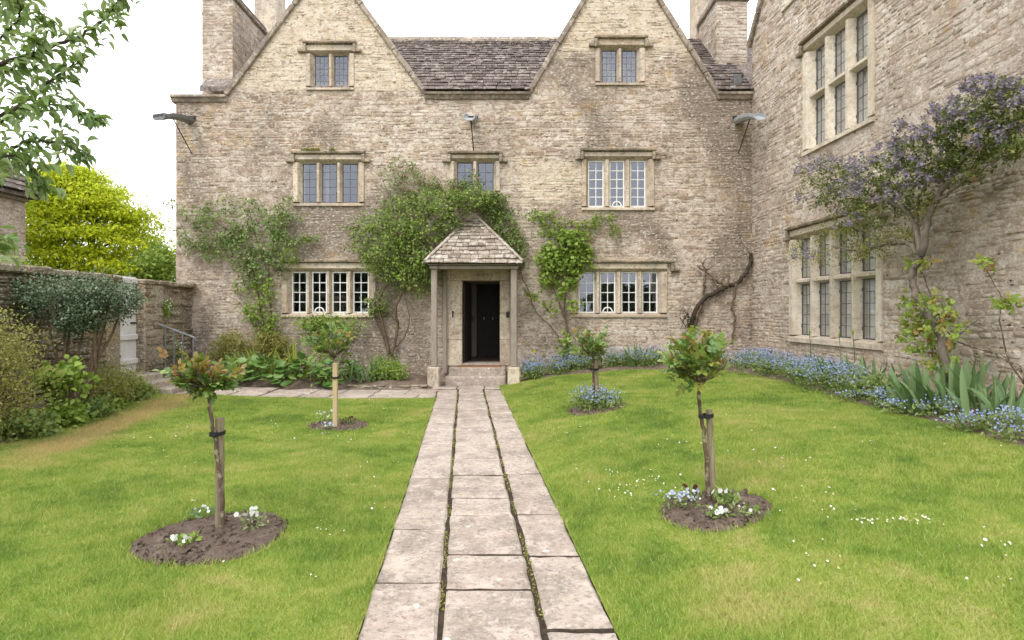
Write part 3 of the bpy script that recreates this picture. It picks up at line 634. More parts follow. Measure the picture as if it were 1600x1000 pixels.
# ------------------------------------------------------------------ windows
MT['curtain'] = mat_plain('curtain_lining', (0.60, 0.56, 0.49), (0.74, 0.70, 0.62), 4, 0.9, 0.001)
def make_window(house, M, lights, v0, v1, style, jamb=.17, head=.17, sill=.10, rows=4, cols=2, transom=None, vent=None, stone=None, hood=True, hx=(.03, .03), back=.0):
    """M: wall frame; lights: list of (u0, u1); style white | lead | iron"""
    st = stone or MT['ashlar']; u0, u1 = lights[0][0], lights[-1][1]
    Mw = M @ T((u0 + u1) / 2, 0, v0); c = (u0 + u1) / 2
    root = obj('window', None, parent=house, M=Mw)
    if style == 'iron':                                                   # pale lined curtains hang inside
        for (a0, a1) in lights:
            V = []; nn = 16
            for i in range(nn + 1): V += [(a0 - c + (a1 - a0) * (.03 + .94 * i / nn), .24 + .02 * math.sin(i * 1.9 + a0), zz) for zz in (0.02, v1 - v0 - .02)]
            b = MB(); b.add(V, [(2 * i, 2 * i + 2, 2 * i + 3, 2 * i + 1) for i in range(nn)]); b.build('curtain', MT['curtain'], root, Mw, smooth=True)
    f, ch = -.028, .12                                                    # front of the dressed stone, depth of the hollow
    for s_, ue in ((-1, u0), (1, u1)):
        b = MB(); x = ue - c
        b.prism([(x + s_ * jamb, f), (x + s_ * .075, f), (x + s_ * .06, f + .02), (x + s_ * .012, ch - .02), (x, ch), (x, .32), (x + s_ * jamb, .32)], 0, v1 - v0, 'z')
        b.build('jamb', st, root, Mw)
    H = v1 - v0; w0, w1 = u0 - c - jamb, u1 - c + jamb
    b = MB(); b.prism([(f - .004, H + head), (f - .004, H + .075), (f + .016, H + .06), (ch - .02, H + .012), (ch, H + .001), (.32, H + .001), (.32, H + head)], w0 - .002, w1 + .002); b.build('head', st, root, Mw)
    b = MB(); b.prism([(f - .025, -sill), (f - .025, -.05), (ch, -.001), (.32, -.001), (.32, -sill)], w0 - .004, w1 + .004); b.build('sill', st, root, Mw)
    for (a0, a1), (b0, b1) in zip(lights[:-1], lights[1:]):
        x0, x1 = a1 - c, b0 - c; q = (x1 - x0) * .3; b = MB()
        b.prism([(x0, ch), (x0 + q * .2, ch - .03), (x0 + q, f + .03), (x1 - q, f + .03), (x1 - q * .2, ch - .03), (x1, ch), (x1, .28), (x0, .28)], .0, H, 'z'); b.build('mullion', st, root, Mw)
    tiers = [(0, H)]
    if transom:
        t0, t1 = transom[0] - v0, transom[1] - v0; tiers = [(0, t0), (t1, H)]; q = (t1 - t0) * .3
        for (a0, a1) in lights:
            b = MB(); b.prism([(ch, t0), (f + .035, t0 + q), (f + .035, t1 - q), (ch, t1), (.28, t1), (.28, t0)], a0 - c - .012, a1 - c + .012); b.build('transom', st, root, Mw)
    fm = {'white': MT['white'], 'lead': MT['lead'], 'iron': MT['lead']}[style]
    fw, bw = (.028, .018) if style == 'white' else ((.016, .011) if style == 'lead' else (.02, .012))
    yf = ch + .012
    for li, (a0, a1) in enumerate(lights):
        for (z0, z1) in tiers:
            x0, x1 = a0 - c + .002, a1 - c - .002; za, zb = z0 + .003, z1 - .003; b = MB(); d = .035 if style == 'white' else .02
            b.box(x0, x0 + fw, yf, yf + d, za, zb); b.box(x1 - fw, x1, yf, yf + d, za, zb)
            b.box(x0 + fw, x1 - fw, yf + .001, yf + d - .001, za, za + fw); b.box(x0 + fw, x1 - fw, yf + .001, yf + d - .001, zb - fw, zb)
            gx0, gx1, gz0, gz1 = x0 + fw, x1 - fw, za + fw, zb - fw
            nr = rows if len(tiers) == 1 else max(3, round(rows * (z1 - z0) / H))
            for k in range(1, cols): xx = gx0 + (gx1 - gx0) * k / cols; b.box(xx - bw / 2, xx + bw / 2, yf + .004, yf + d - .006, gz0, gz1)
            for k in range(1, nr): zz = gz0 + (gz1 - gz0) * k / nr; b.box(gx0, gx1, yf + .0055, yf + d - .0075, zz - bw / 2, zz + bw / 2)
            if style == 'iron':                                          # saddle bars and a stay
                b.box(x0 - .006, x0, yf - .015, yf + .01, za + .15, za + .21); b.box(x0 - .006, x0, yf - .015, yf + .01, zb - .21, zb - .15)
            b.build('casement', fm, root, Mw)
            tilt = .004 if style == 'white' else .016
            pw, ph = (gx1 - gx0) / cols, (gz1 - gz0) / nr
            for i in range(cols):
                for j in range(nr):
                    pk = ('pane', round(pw, 3), round(ph, 3))
                    if pk not in MT:
                        bb = MB(); bb.box(-pw / 2 + bw * .4, pw / 2 - bw * .4, -.0015, .0015, -ph / 2 + bw * .4, ph / 2 - bw * .4); MT[pk] = bb.mesh('pane'); MT[pk].materials.append(MT['glass'])
                    Mp = Mw @ T(gx0 + pw * (i + .5), yf + d * .5, gz0 + ph * (j + .5)) @ Matrix.Rotation(random.gauss(0, tilt), 4, 'Z') @ Matrix.Rotation(random.gauss(0, tilt), 4, 'X')
                    obj('pane', MT[pk], None, root, Mp)
            if vent is not None and li == vent and z0 == 0:               # white half-round ventilator
                b = MB(); r = (x1 - x0) * .30; xc = (x0 + x1) / 2
                b.tube([(xc + r * math.cos(a), yf - .004, za + .02 + r * math.sin(a)) for a in np.linspace(0, math.pi, 15)], .016, 6)
                b.tube([(xc, yf - .004, za + .02), (xc, yf - .004, za + .02 + r)], .010, 5)
                b.build('arched_ventilator', MT['white'], root, Mw)
    if hood:
        ht = H + head + .012; pr = [(.0, ht), (f - .075, ht + .015), (f - .085, ht + .05), (.0, ht + .105)]
        x0, x1 = w0 - hx[0], w1 + hx[1]; b = MB(); b.prism(pr, x0, x1)
        for s_, xe in ((-1, x0), (1, x1)):
            xa, xb = sorted((xe, xe - s_ * .075)); b.bev(xa, xb, f - .07, 0, ht - .20, ht - .004, .012)
            xa, xb = sorted((xe + s_ * .004, xe + s_ * .13)); b.bev(xa, xb, f - .068, 0, ht - .196, ht - .115, .014)
        b.build('hood_mould', MT['hood'], root, Mw)
    return (u0 - jamb, u1 + jamb, v0 - sill, v1 + head)

# ------------------------------------------------------------------ the manor house
house = thing('manor_house', (-1.15, F, 0), 'gabled limestone manor house with tiled porch and projecting right wing', 'house')
MF = Matrix.Translation((0, F, 0))                      # front wall frame: local x = world X
MW = wall_frame((WX0, F, 0), (WS, -1, 0))               # wing wall frame: u runs from the inner corner towards the camera
def lt(*px): return [(fx(a), fx(b)) for a, b in px]
FW = [dict(lights=lt((453, 477), (484.5, 508.5), (516.5, 541), (549.5, 574.5)), v0=fz(489), v1=fz(424), style='white', vent=1, jamb=.19, head=.19, hx=(.06, .06)),
      dict(lights=lt((905, 930), (938.5, 963), (972, 996.5), (1005, 1029.5)), v0=fz(489), v1=fz(424.5), style='white', vent=1, jamb=.19, head=.19, hx=(-.12, .16)),
      dict(lights=lt((470, 492), (501, 524.5), (533, 557)), v0=fz(315.5), v1=fz(254), style='lead', rows=5, cols=2, jamb=.18, head=.18),
      dict(lights=lt((920, 944.5), (953.5, 977), (986, 1010.5)), v0=fz(322), v1=fz(249), style='white', rows=5, vent=1, jamb=.17, head=.17),
      dict(lights=lt((713.5, 738), (746, 771)), v0=fz(298), v1=fz(252), style='lead', rows=3, cols=2, jamb=.15, head=.15, hx=(.06, .06)),
      dict(lights=lt((489.5, 511.5), (520, 542)), v0=fz(134.5), v1=fz(84), style='lead', rows=5, cols=3, jamb=.17, head=.20, hx=(.06, .06)),
      dict(lights=lt((941.5, 964.5), (973, 996)), v0=fz(127), v1=fz(75.5), style='lead', rows=5, cols=3, jamb=.17, head=.20, hx=(.03, .06))]
HOLES = [make_window(house, MF, **k) for k in FW]
DOOR = (fx(722), fx(781), fz(567.5), fz(438))
DS = (fx(695.5), fx(798), fz(567.5) - .06, fz(421))
EAVE = fz(150); XL, XR = fx(275), WX0
LB = lambda v: (XL, XR)
def gable_bounds(xa, xb, xm, z0, z1): return lambda v: (xa + (xm - xa) * (v - z0) / (z1 - z0), xb + (xm - xb) * (v - z0) / (z1 - z0))
G1 = (fx(355), fx(666), fx(513), EAVE, fz(-62)); G2 = (fx(825), fx(1122), fx(970), EAVE, fz(-92))
mholes = HOLES[:5] + [DS]
front = mortar_wall('front_wall', MF, LB, [-.3, EAVE], mholes, MT['mortar'], house)
lay_stones(front, MF, LB, -.1, EAVE, mholes, MT['stone'])
gw = []
for G, H in ((G1, HOLES[5]), (G2, HOLES[6])):
    gb = gable_bounds(*G); g = mortar_wall('gable_wall', MF, gb, [EAVE, G[4] - .02], [H], MT['mortar'], house); gw.append(g)
    lay_stones(g, MF, gb, EAVE, G[4] - .1, [H], MT['stone'], prot=(.001, .013), gap=.02, n_obj=150)
    # coping stones up both slopes, kneelers at the feet
    for s_, xe in ((0, G[0]), (1, G[1])):
        p0 = Vector((xe, F, EAVE)); p1 = Vector((G[2], F, G[4])); d = p1 - p0; L = d.length; d.normalize()
        nrm = Vector((-d.z, 0, d.x)) if s_ == 0 else Vector((d.z, 0, -d.x)); k = int(L / .62)
        for i in range(k):
            a, bb = L * i / k, L * (i + 1) / k - .006
            Mc = Matrix.Identity(4)
            for r in range(3): Mc[r][0], Mc[r][1], Mc[r][2], Mc[r][3] = d[r], (0, 1, 0)[r], nrm[r], (p0 + d * a)[r]
            b = MB(); b.bev(0, bb - a, -.075, .34, -.035, .085, .018, .006); b.build('coping_stone', MT['coping'], g, M=Mc)
def course(x0, x1, name='eaves_course', z=EAVE):
    b = MB(); b.prism([(F - .0, z - .10), (F - .05, z - .09), (F - .09, z - .01), (F - .14, z + .0), (F - .14, z + .055), (F + .3, z + .06), (F + .3, z - .10)], x0, x1); b.build(name, MT['coping'], house, M=Matrix())
course(XL - .08, G1[0] + .02, z=EAVE - .06); course(G1[1] - .03, G2[0] + .03, z=EAVE + .01); course(G2[1] - .03, XR - .01, z=EAVE + .01)
# wing wall
def wing_u(px): return (Vector(PW(px, 488)) - Vector((WX0, F, CAMH))).length
Y0 = F
WLEN = 11.4; WE = 8.06; GA = 3.0
def wb(v): return (0.0, WLEN)
def wgb(v): k = (v - WE) / 3.6; return (k * GA, 2 * GA - k * GA)
def split(u0, u1, n, m): 
    t = (u1 - u0 - m * (n - 1)) / n; return [(u0 + i * (t + m), u0 + i * (t + m) + t) for i in range(n)]
la, lb = wing_u(1243), wing_u(1366); ua, ub = wing_u(1265), wing_u(1354)
WW = [dict(lights=split(la, lb, 4, .16), v0=1.19, v1=3.14, style='iron', rows=9, cols=3, transom=(2.22, 2.34), stone=MT['ashlar_w'], jamb=.22, head=.18, sill=.14),
      dict(lights=split(ua, ub, 3, .17), v0=4.86, v1=6.76, style='iron', rows=9, cols=3, transom=(5.80, 5.93), stone=MT['ashlar_w'], jamb=.22, head=.17, sill=.12),
      dict(lights=split(1.75, 2.95, 2, .16), v0=8.15, v1=9.25, style='iron', rows=5, cols=3, stone=MT['ashlar_w'], jamb=.2, head=.17, sill=.12)]
WH = [make_window(house, MW, **k) for k in WW]
wing = mortar_wall('wing_wall', MW, wb, [-.3, WE], WH[:2], MT['wmortar'], house)
vis = lambda Tt: (Tt[:, 1] > 6.2) * 1.0 + .001
lay_stones(wing, MW, lambda v: (0.0, WLEN), 0.1, WE, WH[:2], MT['wstone'], hr=(.05, .14), wr=(.08, .34), prot=(.001, .010), gap=.008, near=vis)
wg = mortar_wall('wing_gable_wall', MW, wgb, [WE, WE + 3.55], [WH[2]], MT['wmortar'], house)
lay_stones(wg, MW, wgb, WE, WE + 3.5, [WH[2]], MT['wstone'], n_obj=40, near=vis)
for s_ in (0, 1):
    p0 = MW @ Vector((0 if s_ == 0 else 2 * GA, 0, WE)); p1 = MW @ Vector((GA, 0, WE + 3.6)); d = (p1 - p0); L = d.length; d.normalize()
    yv = Vector((MW[0][1], MW[1][1], 0)); nrm = d.cross(yv) if s_ == 0 else -d.cross(yv); nrm = nrm if nrm.z > 0 else -nrm; k = 7
    for i in range(k):
        a, bb = L * i / k, L * (i + 1) / k - .006; Mc = Matrix.Identity(4)
        for r in range(3): Mc[r][0], Mc[r][1], Mc[r][2], Mc[r][3] = d[r], yv[r], nrm[r], (p0 + d * a)[r]
        b = MB(); b.bev(-.1 if i == 0 else 0, bb - a, -.09, .34, -.04, .10, .018, .006); b.build('coping_stone', MT['coping'], wg, M=Mc)
# large dressed blocks let into the wing wall
for u, v, a, h in ((7.2, 2.58, .55, .30), (7.35, 0.40, .5, .42)):
    b = MB(); b.bev(u, u + a, -.022, .1, v, v + h, .01, .004); b.build('dressed_block', MT['wstone'], wing, M=MW)
# body of the house behind the walls: inner faces, floors, rear
b = MB()
for (x0, x1, y0, y1, z0, z1) in ((XL + .001, XL + .45, F + .5, 20, -.3, EAVE), (XL, 10.5, 20, 20.4, -.3, EAVE), (10.1, 10.5, 3.2, 20, -.3, 8.0)): b.box(x0, x1, y0, y1, z0, z1)
b.build('rear_wall', MT['wstone'], house, M=Matrix())
b = MB(); b.box(wing_x(F - WLEN) + .001, 10.1, 3.1, 3.5, -.3, 8.0); b.build('wing_end_wall', MT['wstone'], house, M=Matrix())
b = MB()
for z in (.30, 3.20, 6.35): b.box(XL + .46, WX0 + .4, F + .51, 19.98, z, z + .12)
for z in (.5, 3.85, 7.35): b.box(wing_x(8) + .55, 10.08, 3.52, F + .4, z, z + .12)
b.build('floor', MT['floorb'], house, M=Matrix())
b = MB()
for (xa, xb) in ((-4.6, -4.5), (-2.2, -2.1), (.4, .5)): b.box(xa, xb, F + .52, 19.97, .43, 6.3)
b.box(WX0 + .45, WX0 + .55, F + .5, 19.9, -.2, 8.0); b.box(XL + .47, 5.9, 17.6, 17.7, 3.33, 6.3); b.box(-7.5, -2.25, 18.2, 18.3, .43, 3.15); b.box(.55, 6, 18.2, 18.3, .43, 3.15)
b.build('partition', MT['plaster'], house, M=Matrix())
# doorway: dressed jambs and lintel, hall, inner door
b = MB(); z0, z1 = DS[2], DOOR[3]
for s_, (a, bb) in ((0, (DS[0], DOOR[0])), (1, (DOOR[1], DS[1]))):
    hs = [z0, z0 + .62, z0 + 1.25, z1 + .0]
    for i in range(3):
        q = MB(); q.bev(a, bb, F - .04 - .004 * (i % 2), F + .5, hs[i], hs[i + 1] - .004, .012, .003); q.build('door_jamb', MT['ashlar'], house, M=Matrix())
q = MB(); q.bev(DS[0] - .0, DS[1] + .0, F - .045, F + .5, z1, DS[3], .014, .003); q.build('door_lintel', MT['ashlar'], house, M=Matrix())
b = MB(); b.box(DOOR[0] - .25, DOOR[0] - .20, F + .5, 17.0, .42, 2.75); b.box(DOOR[1] + .25, DOOR[1] + .30, F + .5, 17.0, .42, 2.75); b.box(DOOR[0] - .25, DOOR[1] + .3, F + .5, 17, 2.75, 2.8); b.box(DOOR[0] - .25, DOOR[1] + .3, 16.9, 17.0, .42, 2.75)
b.build('hall', MT['plaster'], house, M=Matrix())
Md = T(DOOR[0] + .035, F + .22, fz(567.5)) @ Matrix.Rotation(R(84), 4, 'Z')
b = MB(); b.bev(0, .92, -.02, .025, .012, 1.95, .006)
for k in range(1, 5): b.box(.92 * k / 5 - .004, .92 * k / 5 + .004, -.0225, -.019, .03, 1.93)
dl = b.build('front_door', MT['oakd'], house, M=Md); q = MB(); q.tube([(.84, -.05, 1.0), (.84, -.05, 1.12)], .012, 6); q.box(.825, .855, -.055, -.02, .99, 1.0); q.box(.825, .855, -.055, -.02, 1.12, 1.13); q.build('handle', MT['iron'], dl, M=Md)
Mi = T(-.98, 16.86, .43); b = MB(); b.bev(0, .86, -.03, .02, 0, 1.98, .006)
for z in (.25, 1.0, 1.72): b.box(.03, .83, -.055, -.0305, z, z + .11)
b.prism([(.06, .4), (.16, .4), (.8, .98), (.7, .98)], -.05, -.031, 'y'); di = b.build('inner_door', MT['oakd'], house, M=Mi)
for k in (.2, .44, .68): q = MB(); q.box(k, k + .018, -.062, -.056, 1.02, 1.09); q.build('latch', MT['gate'], di, M=Mi)

# roofs
RY0, RZ0, RY1, RZ1 = F - .16, EAVE + .07, 17.0, 9.27
sv = Vector((0, RY1 - RY0, RZ1 - RZ0)); SL = sv.length; sv.normalize(); nv = Vector((0, -sv.z, sv.y))
b = MB(); b.prism([(F + .1, RZ0 + .2), (RY1, RZ1 - .03), (20.2, RZ0), (20.2, RZ0 - .1), (RY1, RZ1 - .14), (F + .1, RZ0 + .08)], -7.5, 8.2)
roof = b.build('roof', MT['tile'], house, M=Matrix())
for G in (G1, G2):
    b = MB(); b.add([(G[0] + .05, F + .3, EAVE), (G[2], F + .3, G[4] - .05), (G[1] - .05, F + .3, EAVE), (G[0] + .05, 18.5, EAVE), (G[2], 18.5, G[4] - .05), (G[1] - .05, 18.5, EAVE)], [(0, 1, 4, 3), (1, 2, 5, 4), (0, 2, 1), (3, 4, 5)]); b.build('gable_roof', MT['tile'], house, M=Matrix())
b = MB(); a0, a1, a2 = MW @ Vector((0, .3, WE)), MW @ Vector((GA, .3, WE + 3.55)), MW @ Vector((2 * GA, .3, WE)); dx = Vector((4.2, 0, 0))
b.add([a0, a1, a2, a0 + dx, a1 + dx, a2 + dx], [(0, 1, 4, 3), (1, 2, 5, 4), (0, 2, 1), (3, 4, 5)])
b.box(WX0 + .5, 10.5, 3.1, F + .3, WE - .12, WE - .02); b.build('wing_roof', MT['tile'], house, M=Matrix())
def tile_variants(n=10):
    o_ = []
    for _ in range(n):
        k = 5; fr = [(-.5 + i / (k - 1) , random.uniform(-.06, .06)) for i in range(k)]
        bot = [(x, y, 0) for x, y in fr] + [(.5, 1.25, 0), (-.5, 1.25, 0)]
        top = [(x * random.uniform(.95, 1), y + .02 + random.uniform(0, .03), 1 + random.uniform(-.2, .2)) for x, y in fr] + [(.49, 1.25, 1), (-.49, 1.25, 1)]
        m = len(bot); q = [(i, (i + 1) % m, m + (i + 1) % m, m + i) for i in range(m)]
        o_.append((np.array(bot + top), [np.array(q), np.array([list(range(m, 2 * m))]), np.array([list(range(m - 1, -1, -1))])]))
    return o_
TV = tile_variants()
def lay_tiles(parent, o, u, s_, nrm, L, bounds, ex0, ex1, wr, th, mat, n_obj, near_first=True, lift=.0):
    Cs, A = [], []; t = 0.0; o, u, s_, nrm = [np.array(q, float) for q in (o, u, s_, nrm)]
    while t < L - .03:
        ex = ex0 + (ex1 - ex0) * t / L; a, b = bounds(t / L); x = a - random.uniform(0, wr[0])
        while x < b:
            wd = random.uniform(*wr) * (.75 + .5 * ex / ex0 - .25); xx = max(x, a); xe = min(x + wd, b)
            if xe - xx > .035:
                th_ = th * random.uniform(.7, 1.35); tip = th * 1.15 / ex * .9
                sd_ = s_ * math.cos(tip) - nrm * math.sin(tip); nd = nrm * math.cos(tip) + s_ * math.sin(tip)
                rz = random.gauss(0, .025); ud = u * math.cos(rz) + sd_ * math.sin(rz)
                Cs.append(o + u * (xx + xe) / 2 + s_ * (t + random.uniform(-.012, .012)) + nrm * (lift + th * 1.25 + random.uniform(0, .008)))
                A.append(np.stack([ud * (xe - xx - .006), sd_ * ex, nd * th_], 1))
            x += wd
        t += ex
    n = len(Cs); scatter('tile', parent, mat, TV, rng.integers(0, len(TV), n), np.array(A), np.array(Cs), n_obj, None, 'roof_tiles')
lay_tiles(roof, (0, RY0, RZ0), (1, 0, 0), sv, nv, SL, lambda t: (G1[1] - .05 - 1.5 * t, G2[0] + .05 + 1.2 * t), .20, .125, (.13, .34), .022, MT['tile'], 300)
lay_tiles(roof, (0, RY0, RZ0), (1, 0, 0), sv, nv, SL, lambda t: (G2[1] - .05 - 1.4 * t, WX0 - .02), .20, .125, (.13, .34), .022, MT['tile'], 0)
b = MB()
for i in range(18):
    x = -4.0 + i * .36; q = MB(); q.prism([(RY1 - .17, RZ1 - .10), (RY1, RZ1 + .09), (RY1 + .17, RZ1 - .10), (RY1 + .13, RZ1 - .12), (RY1, RZ1 + .02), (RY1 - .13, RZ1 - .12)], x, x + .35); q.build('ridge_tile', MT['coping'], roof, M=T(0, 0, random.uniform(-.01, .01)))
# chimneys
def chimney(x0, x1, y0, y1, z0, z1, shaft):
    b = MB(); b.box(x0, x1, y0, y1, z0, z1); ch = b.build('chimney', MT['wmortar'], house, M=Matrix())
    lay_stones(ch, T(x0, y0, 0), lambda v: (0, x1 - x0), z0, z1 - .02, [], MT['wstone'], n_obj=0)
    side = wall_frame((x1, y0, 0), (0, 1, 0)) if x0 < 0 else wall_frame((x0, y1, 0), (0, -1, 0))
    lay_stones(ch, side, lambda v: (0, y1 - y0), z0, z1 - .02, [], MT['wstone'], n_obj=0)
    q = MB(); q.bev(x0 - .07, x1 + .07, y0 - .07, y1 + .07, z1, z1 + .12, .03); q.bev(x0 - .02, x1 + .02, y0 - .02, y1 + .02, z1 + .121, z1 + .26, .05); q.build('cap_course', MT['coping'], ch, M=Matrix())
    sx0, sx1, sy0, sy1, sz = shaft; q = MB(); q.bev(sx0, sx1, sy0, sy1, z0, sz, .02); q.bev(sx0 - .06, sx1 + .06, sy0 - .06, sy1 + .06, sz + .001, sz + .15, .03); q.build('shaft', MT['ashlar'], ch, M=Matrix())
chimney(-7.62, -6.87, 14.95, 17.0, 6.0, 9.36, (-7.25, -6.62, 17.1, 17.8, 12.2))
chimney(5.23, 6.02, 15.55, 17.0, 7.0, 9.62, (5.16, 5.66, 17.1, 17.7, 12.4))
# rainwater spouts of lead on iron stays
for x, mt in ((-7.66, 'leadsheet'), (-.93, 'leadpale'), (5.38, 'leadpale')):
    b = MB(); pts = [(F + .02, 6.20), (F - .45, 6.14), (F - .95, 6.02), (F - 1.33, 5.86)]
    sec = lambda y, z, w: [(x - w, y, z + .075), (x - w, y, z), (x - w * .55, y, z - .055), (x + w * .55, y, z - .055), (x + w, y, z), (x + w, y, z + .075), (x + w - .018, y, z + .075), (x + w - .02, y, z + .01), (x + w * .5, y, z - .035), (x - w * .5, y, z - .035), (x - w + .02, y, z + .01), (x - w + .018, y, z + .075)]
    V = [p for (y, z), wd in zip(pts, (.10, .105, .115, .13)) for p in sec(y, z, wd)]; m = 12
    b.add(V, [(r * m + i, r * m + (i + 1) % m, (r + 1) * m + (i + 1) % m, (r + 1) * m + i) for r in range(3) for i in range(m)] + [tuple(range(m)), tuple(range(4 * m - 1, 3 * m - 1, -1))])
    so = b.build('water_spout', MT[mt], house, M=Matrix()); q = MB(); q.tube([(x, F - .75, 6.02), (x + .02, F + .01, fz(240))], .013, 6); q.box(x - .12, x + .12, F - .05, F + .01, 6.26, 6.32); q.build('stay', MT['iron'], so, M=Matrix())
# floodlight bracketed on the roof beside the wing
fl = thing('floodlight', (5.42, 14.7, 7.05), 'small grey floodlight on a bracket above the eaves by the wing', 'floodlight')
b = MB(); b.bev(-.10, .08, -.16, -.06, .06, .30, .01); b.build('lamp_housing', MT['leadsheet'], fl); b = MB(); b.tube([(.02, -.06, .15), (.12, .08, .1), (.2, .14, .42)], .035, 6); b.tube([(.02, -.05, .15), (-.12, .05, -.1)], .03, 6); b.build('bracket', MT['iron'], fl)
b = MB(); b.box(-.085, .065, -.166, -.161, .08, .28); b.build('lens', MT['glass'], fl)

# porch: half-hipped roof of stone slates on oak posts
PY = 13.45
porch = obj('porch', None, parent=house, M=T(-.86, PY, 0))
for x in (-1.72, .045):
    zb = float(gz(x, PY)) - .05
    b = MB(); b.bev(x - .14, x + .13, PY - .14, PY + .14, zb, .445, .025, .012); b.build('pedestal', MT['ashlar'], porch, M=Matrix())
    b = MB(); b.bev(x - .068, x + .068, PY - .068, PY + .068, .44, 2.60, .02, .006); b.build('post', MT['oak'], porch, M=Matrix())
    b = MB(); b.bev(x - .095, x + .095, PY - .10, PY + .10, 2.602, 2.68, .015); b.build('post_cap', MT['oak'], porch, M=Matrix())
    xw = x + (.13 if x < 0 else -.05)
    b = MB(); b.bev(xw - .05, xw + .05, F - .13, F - .032, .2, 2.66, .012); b.build('wall_post', MT['oak'], porch, M=Matrix())
    b = MB(); b.bev(x - .06, x + .06, PY + .1, F - .03, 2.60, 2.69, .01); b.build('side_beam', MT['oak'], porch, M=Matrix())
b = MB(); b.bev(-1.62, -.05, PY - .07, PY + .07, 2.602, 2.685, .01); b.build('front_beam', MT['oak'], porch, M=Matrix())
b = MB()
for i in range(9): b.box(-1.84 + i * .222, -1.84 + (i + 1) * .222 - .006, PY - .16, F - .03, 2.691, 2.705)
b.build('ceiling_board', MT['oak'], porch, M=Matrix())
E0, E1, EY, EZ = -1.90, .23, PY - .20, 2.72; AP = Vector((-.91, F - .03, 3.90))
b = MB(); b.add([(E0, EY, EZ), (E1, EY, EZ), (E1, F, EZ), (E0, F, EZ), AP - Vector((.07, 0, .02)), AP + Vector((.07, 0, -.02))], [(0, 1, 5, 4), (1, 2, 5), (0, 4, 3), (0, 3, 2, 1), (2, 3, 4, 5)]); b.build('roof_deck', MT['oak'], porch, M=Matrix())
s1 = Vector((0, AP.y - EY, AP.z - EZ)); L1 = s1.length; s1.normalize()
lay_tiles(porch, (0, EY - .03, EZ - .03), (1, 0, 0), s1, (0, -s1.z, s1.y), L1 - .04, lambda t: (E0 + (AP.x - .09 - E0) * t, E1 + (AP.x + .09 - E1) * t), .155, .10, (.12, .30), .026, MT['ptile'], 300)
for sx, xe in ((1, E1), (-1, E0)):
    s2 = Vector((AP.x - xe, 0, AP.z - EZ)); L2 = s2.length; s2.normalize(); u2 = Vector((0, sx, 0)); n2 = u2.cross(s2)
    lay_tiles(porch, (xe + sx * .02, 0, EZ - .03), u2, s2, n2, L2 - .04, lambda t: tuple(sorted((sx * (EY + (AP.y - EY) * t), sx * F))), .185, .115, (.17, .36), .026, MT['ptile'], 300)
for sx, xe in ((1, E1), (-1, E0)):
    h0, h1 = Vector((xe + sx * .0, EY - .02, EZ + .05)), Vector((AP.x + sx * .06, F - .07, AP.z + .04)); k = 9
    for i in range(k):
        a_, b_ = h0.lerp(h1, i / k), h0.lerp(h1, (i + .97) / k); b = MB(); b.tube([a_, b_ + Vector((0, 0, .012))], [.045, .036], 6, flat=.7); b.build('hip_tile', MT['ptile'], porch, M=Matrix())
b = MB(); b.bev(AP.x - .12, AP.x + .12, F - .14, F - .005, AP.z - .06, AP.z + .12, .03); b.build('cap_stone', MT['ptile'], porch, M=Matrix())
for y0, z0, z1, xa, xb in ((13.62, -.05, .205, -1.50, -.13), (13.98, .10, .375, -1.45, -.14)):
    b = MB(); b.bev(xa, xb, y0, F - .05, z0, z1, .022, .008); b.build('step', MT['slab'], porch, M=Matrix())
b = MB(); b.box(-1.28, -.25, 14.08, 14.40, .378, .40); b.build('door_mat', MT['mat'], porch, M=Matrix())
b = MB(); b.bev(DOOR[0] - .01, DOOR[1] + .01, F - .06, F + .5, .25, fz(567.5) - .001, .01); b.build('threshold', MT['slab'], porch, M=Matrix())
b = MB(); b.tube([(-.84, 14.0, 2.69), (-.84, 14.0, 2.665), (-.84, 14.0, 2.64)], [.13, .13, .07], 14); b.build('ceiling_lamp', MT['iron'], porch, M=Matrix())
b = MB(); b.bev(fx(791), fx(796), F - .09, F - .046, fz(496), fz(487), .006); b.build('bell_box', MT['iron'], porch, M=Matrix())
b = MB(); b.tube([(fx(708), F - .04, fz(487)), (fx(708), F - .09, fz(490)), (fx(708), F - .08, fz(496))], .014, 6); b.box(fx(706.5), fx(709.5), F - .056, F - .044, fz(489), fz(486)); b.build('wall_hook', MT['iron'], porch, M=Matrix())

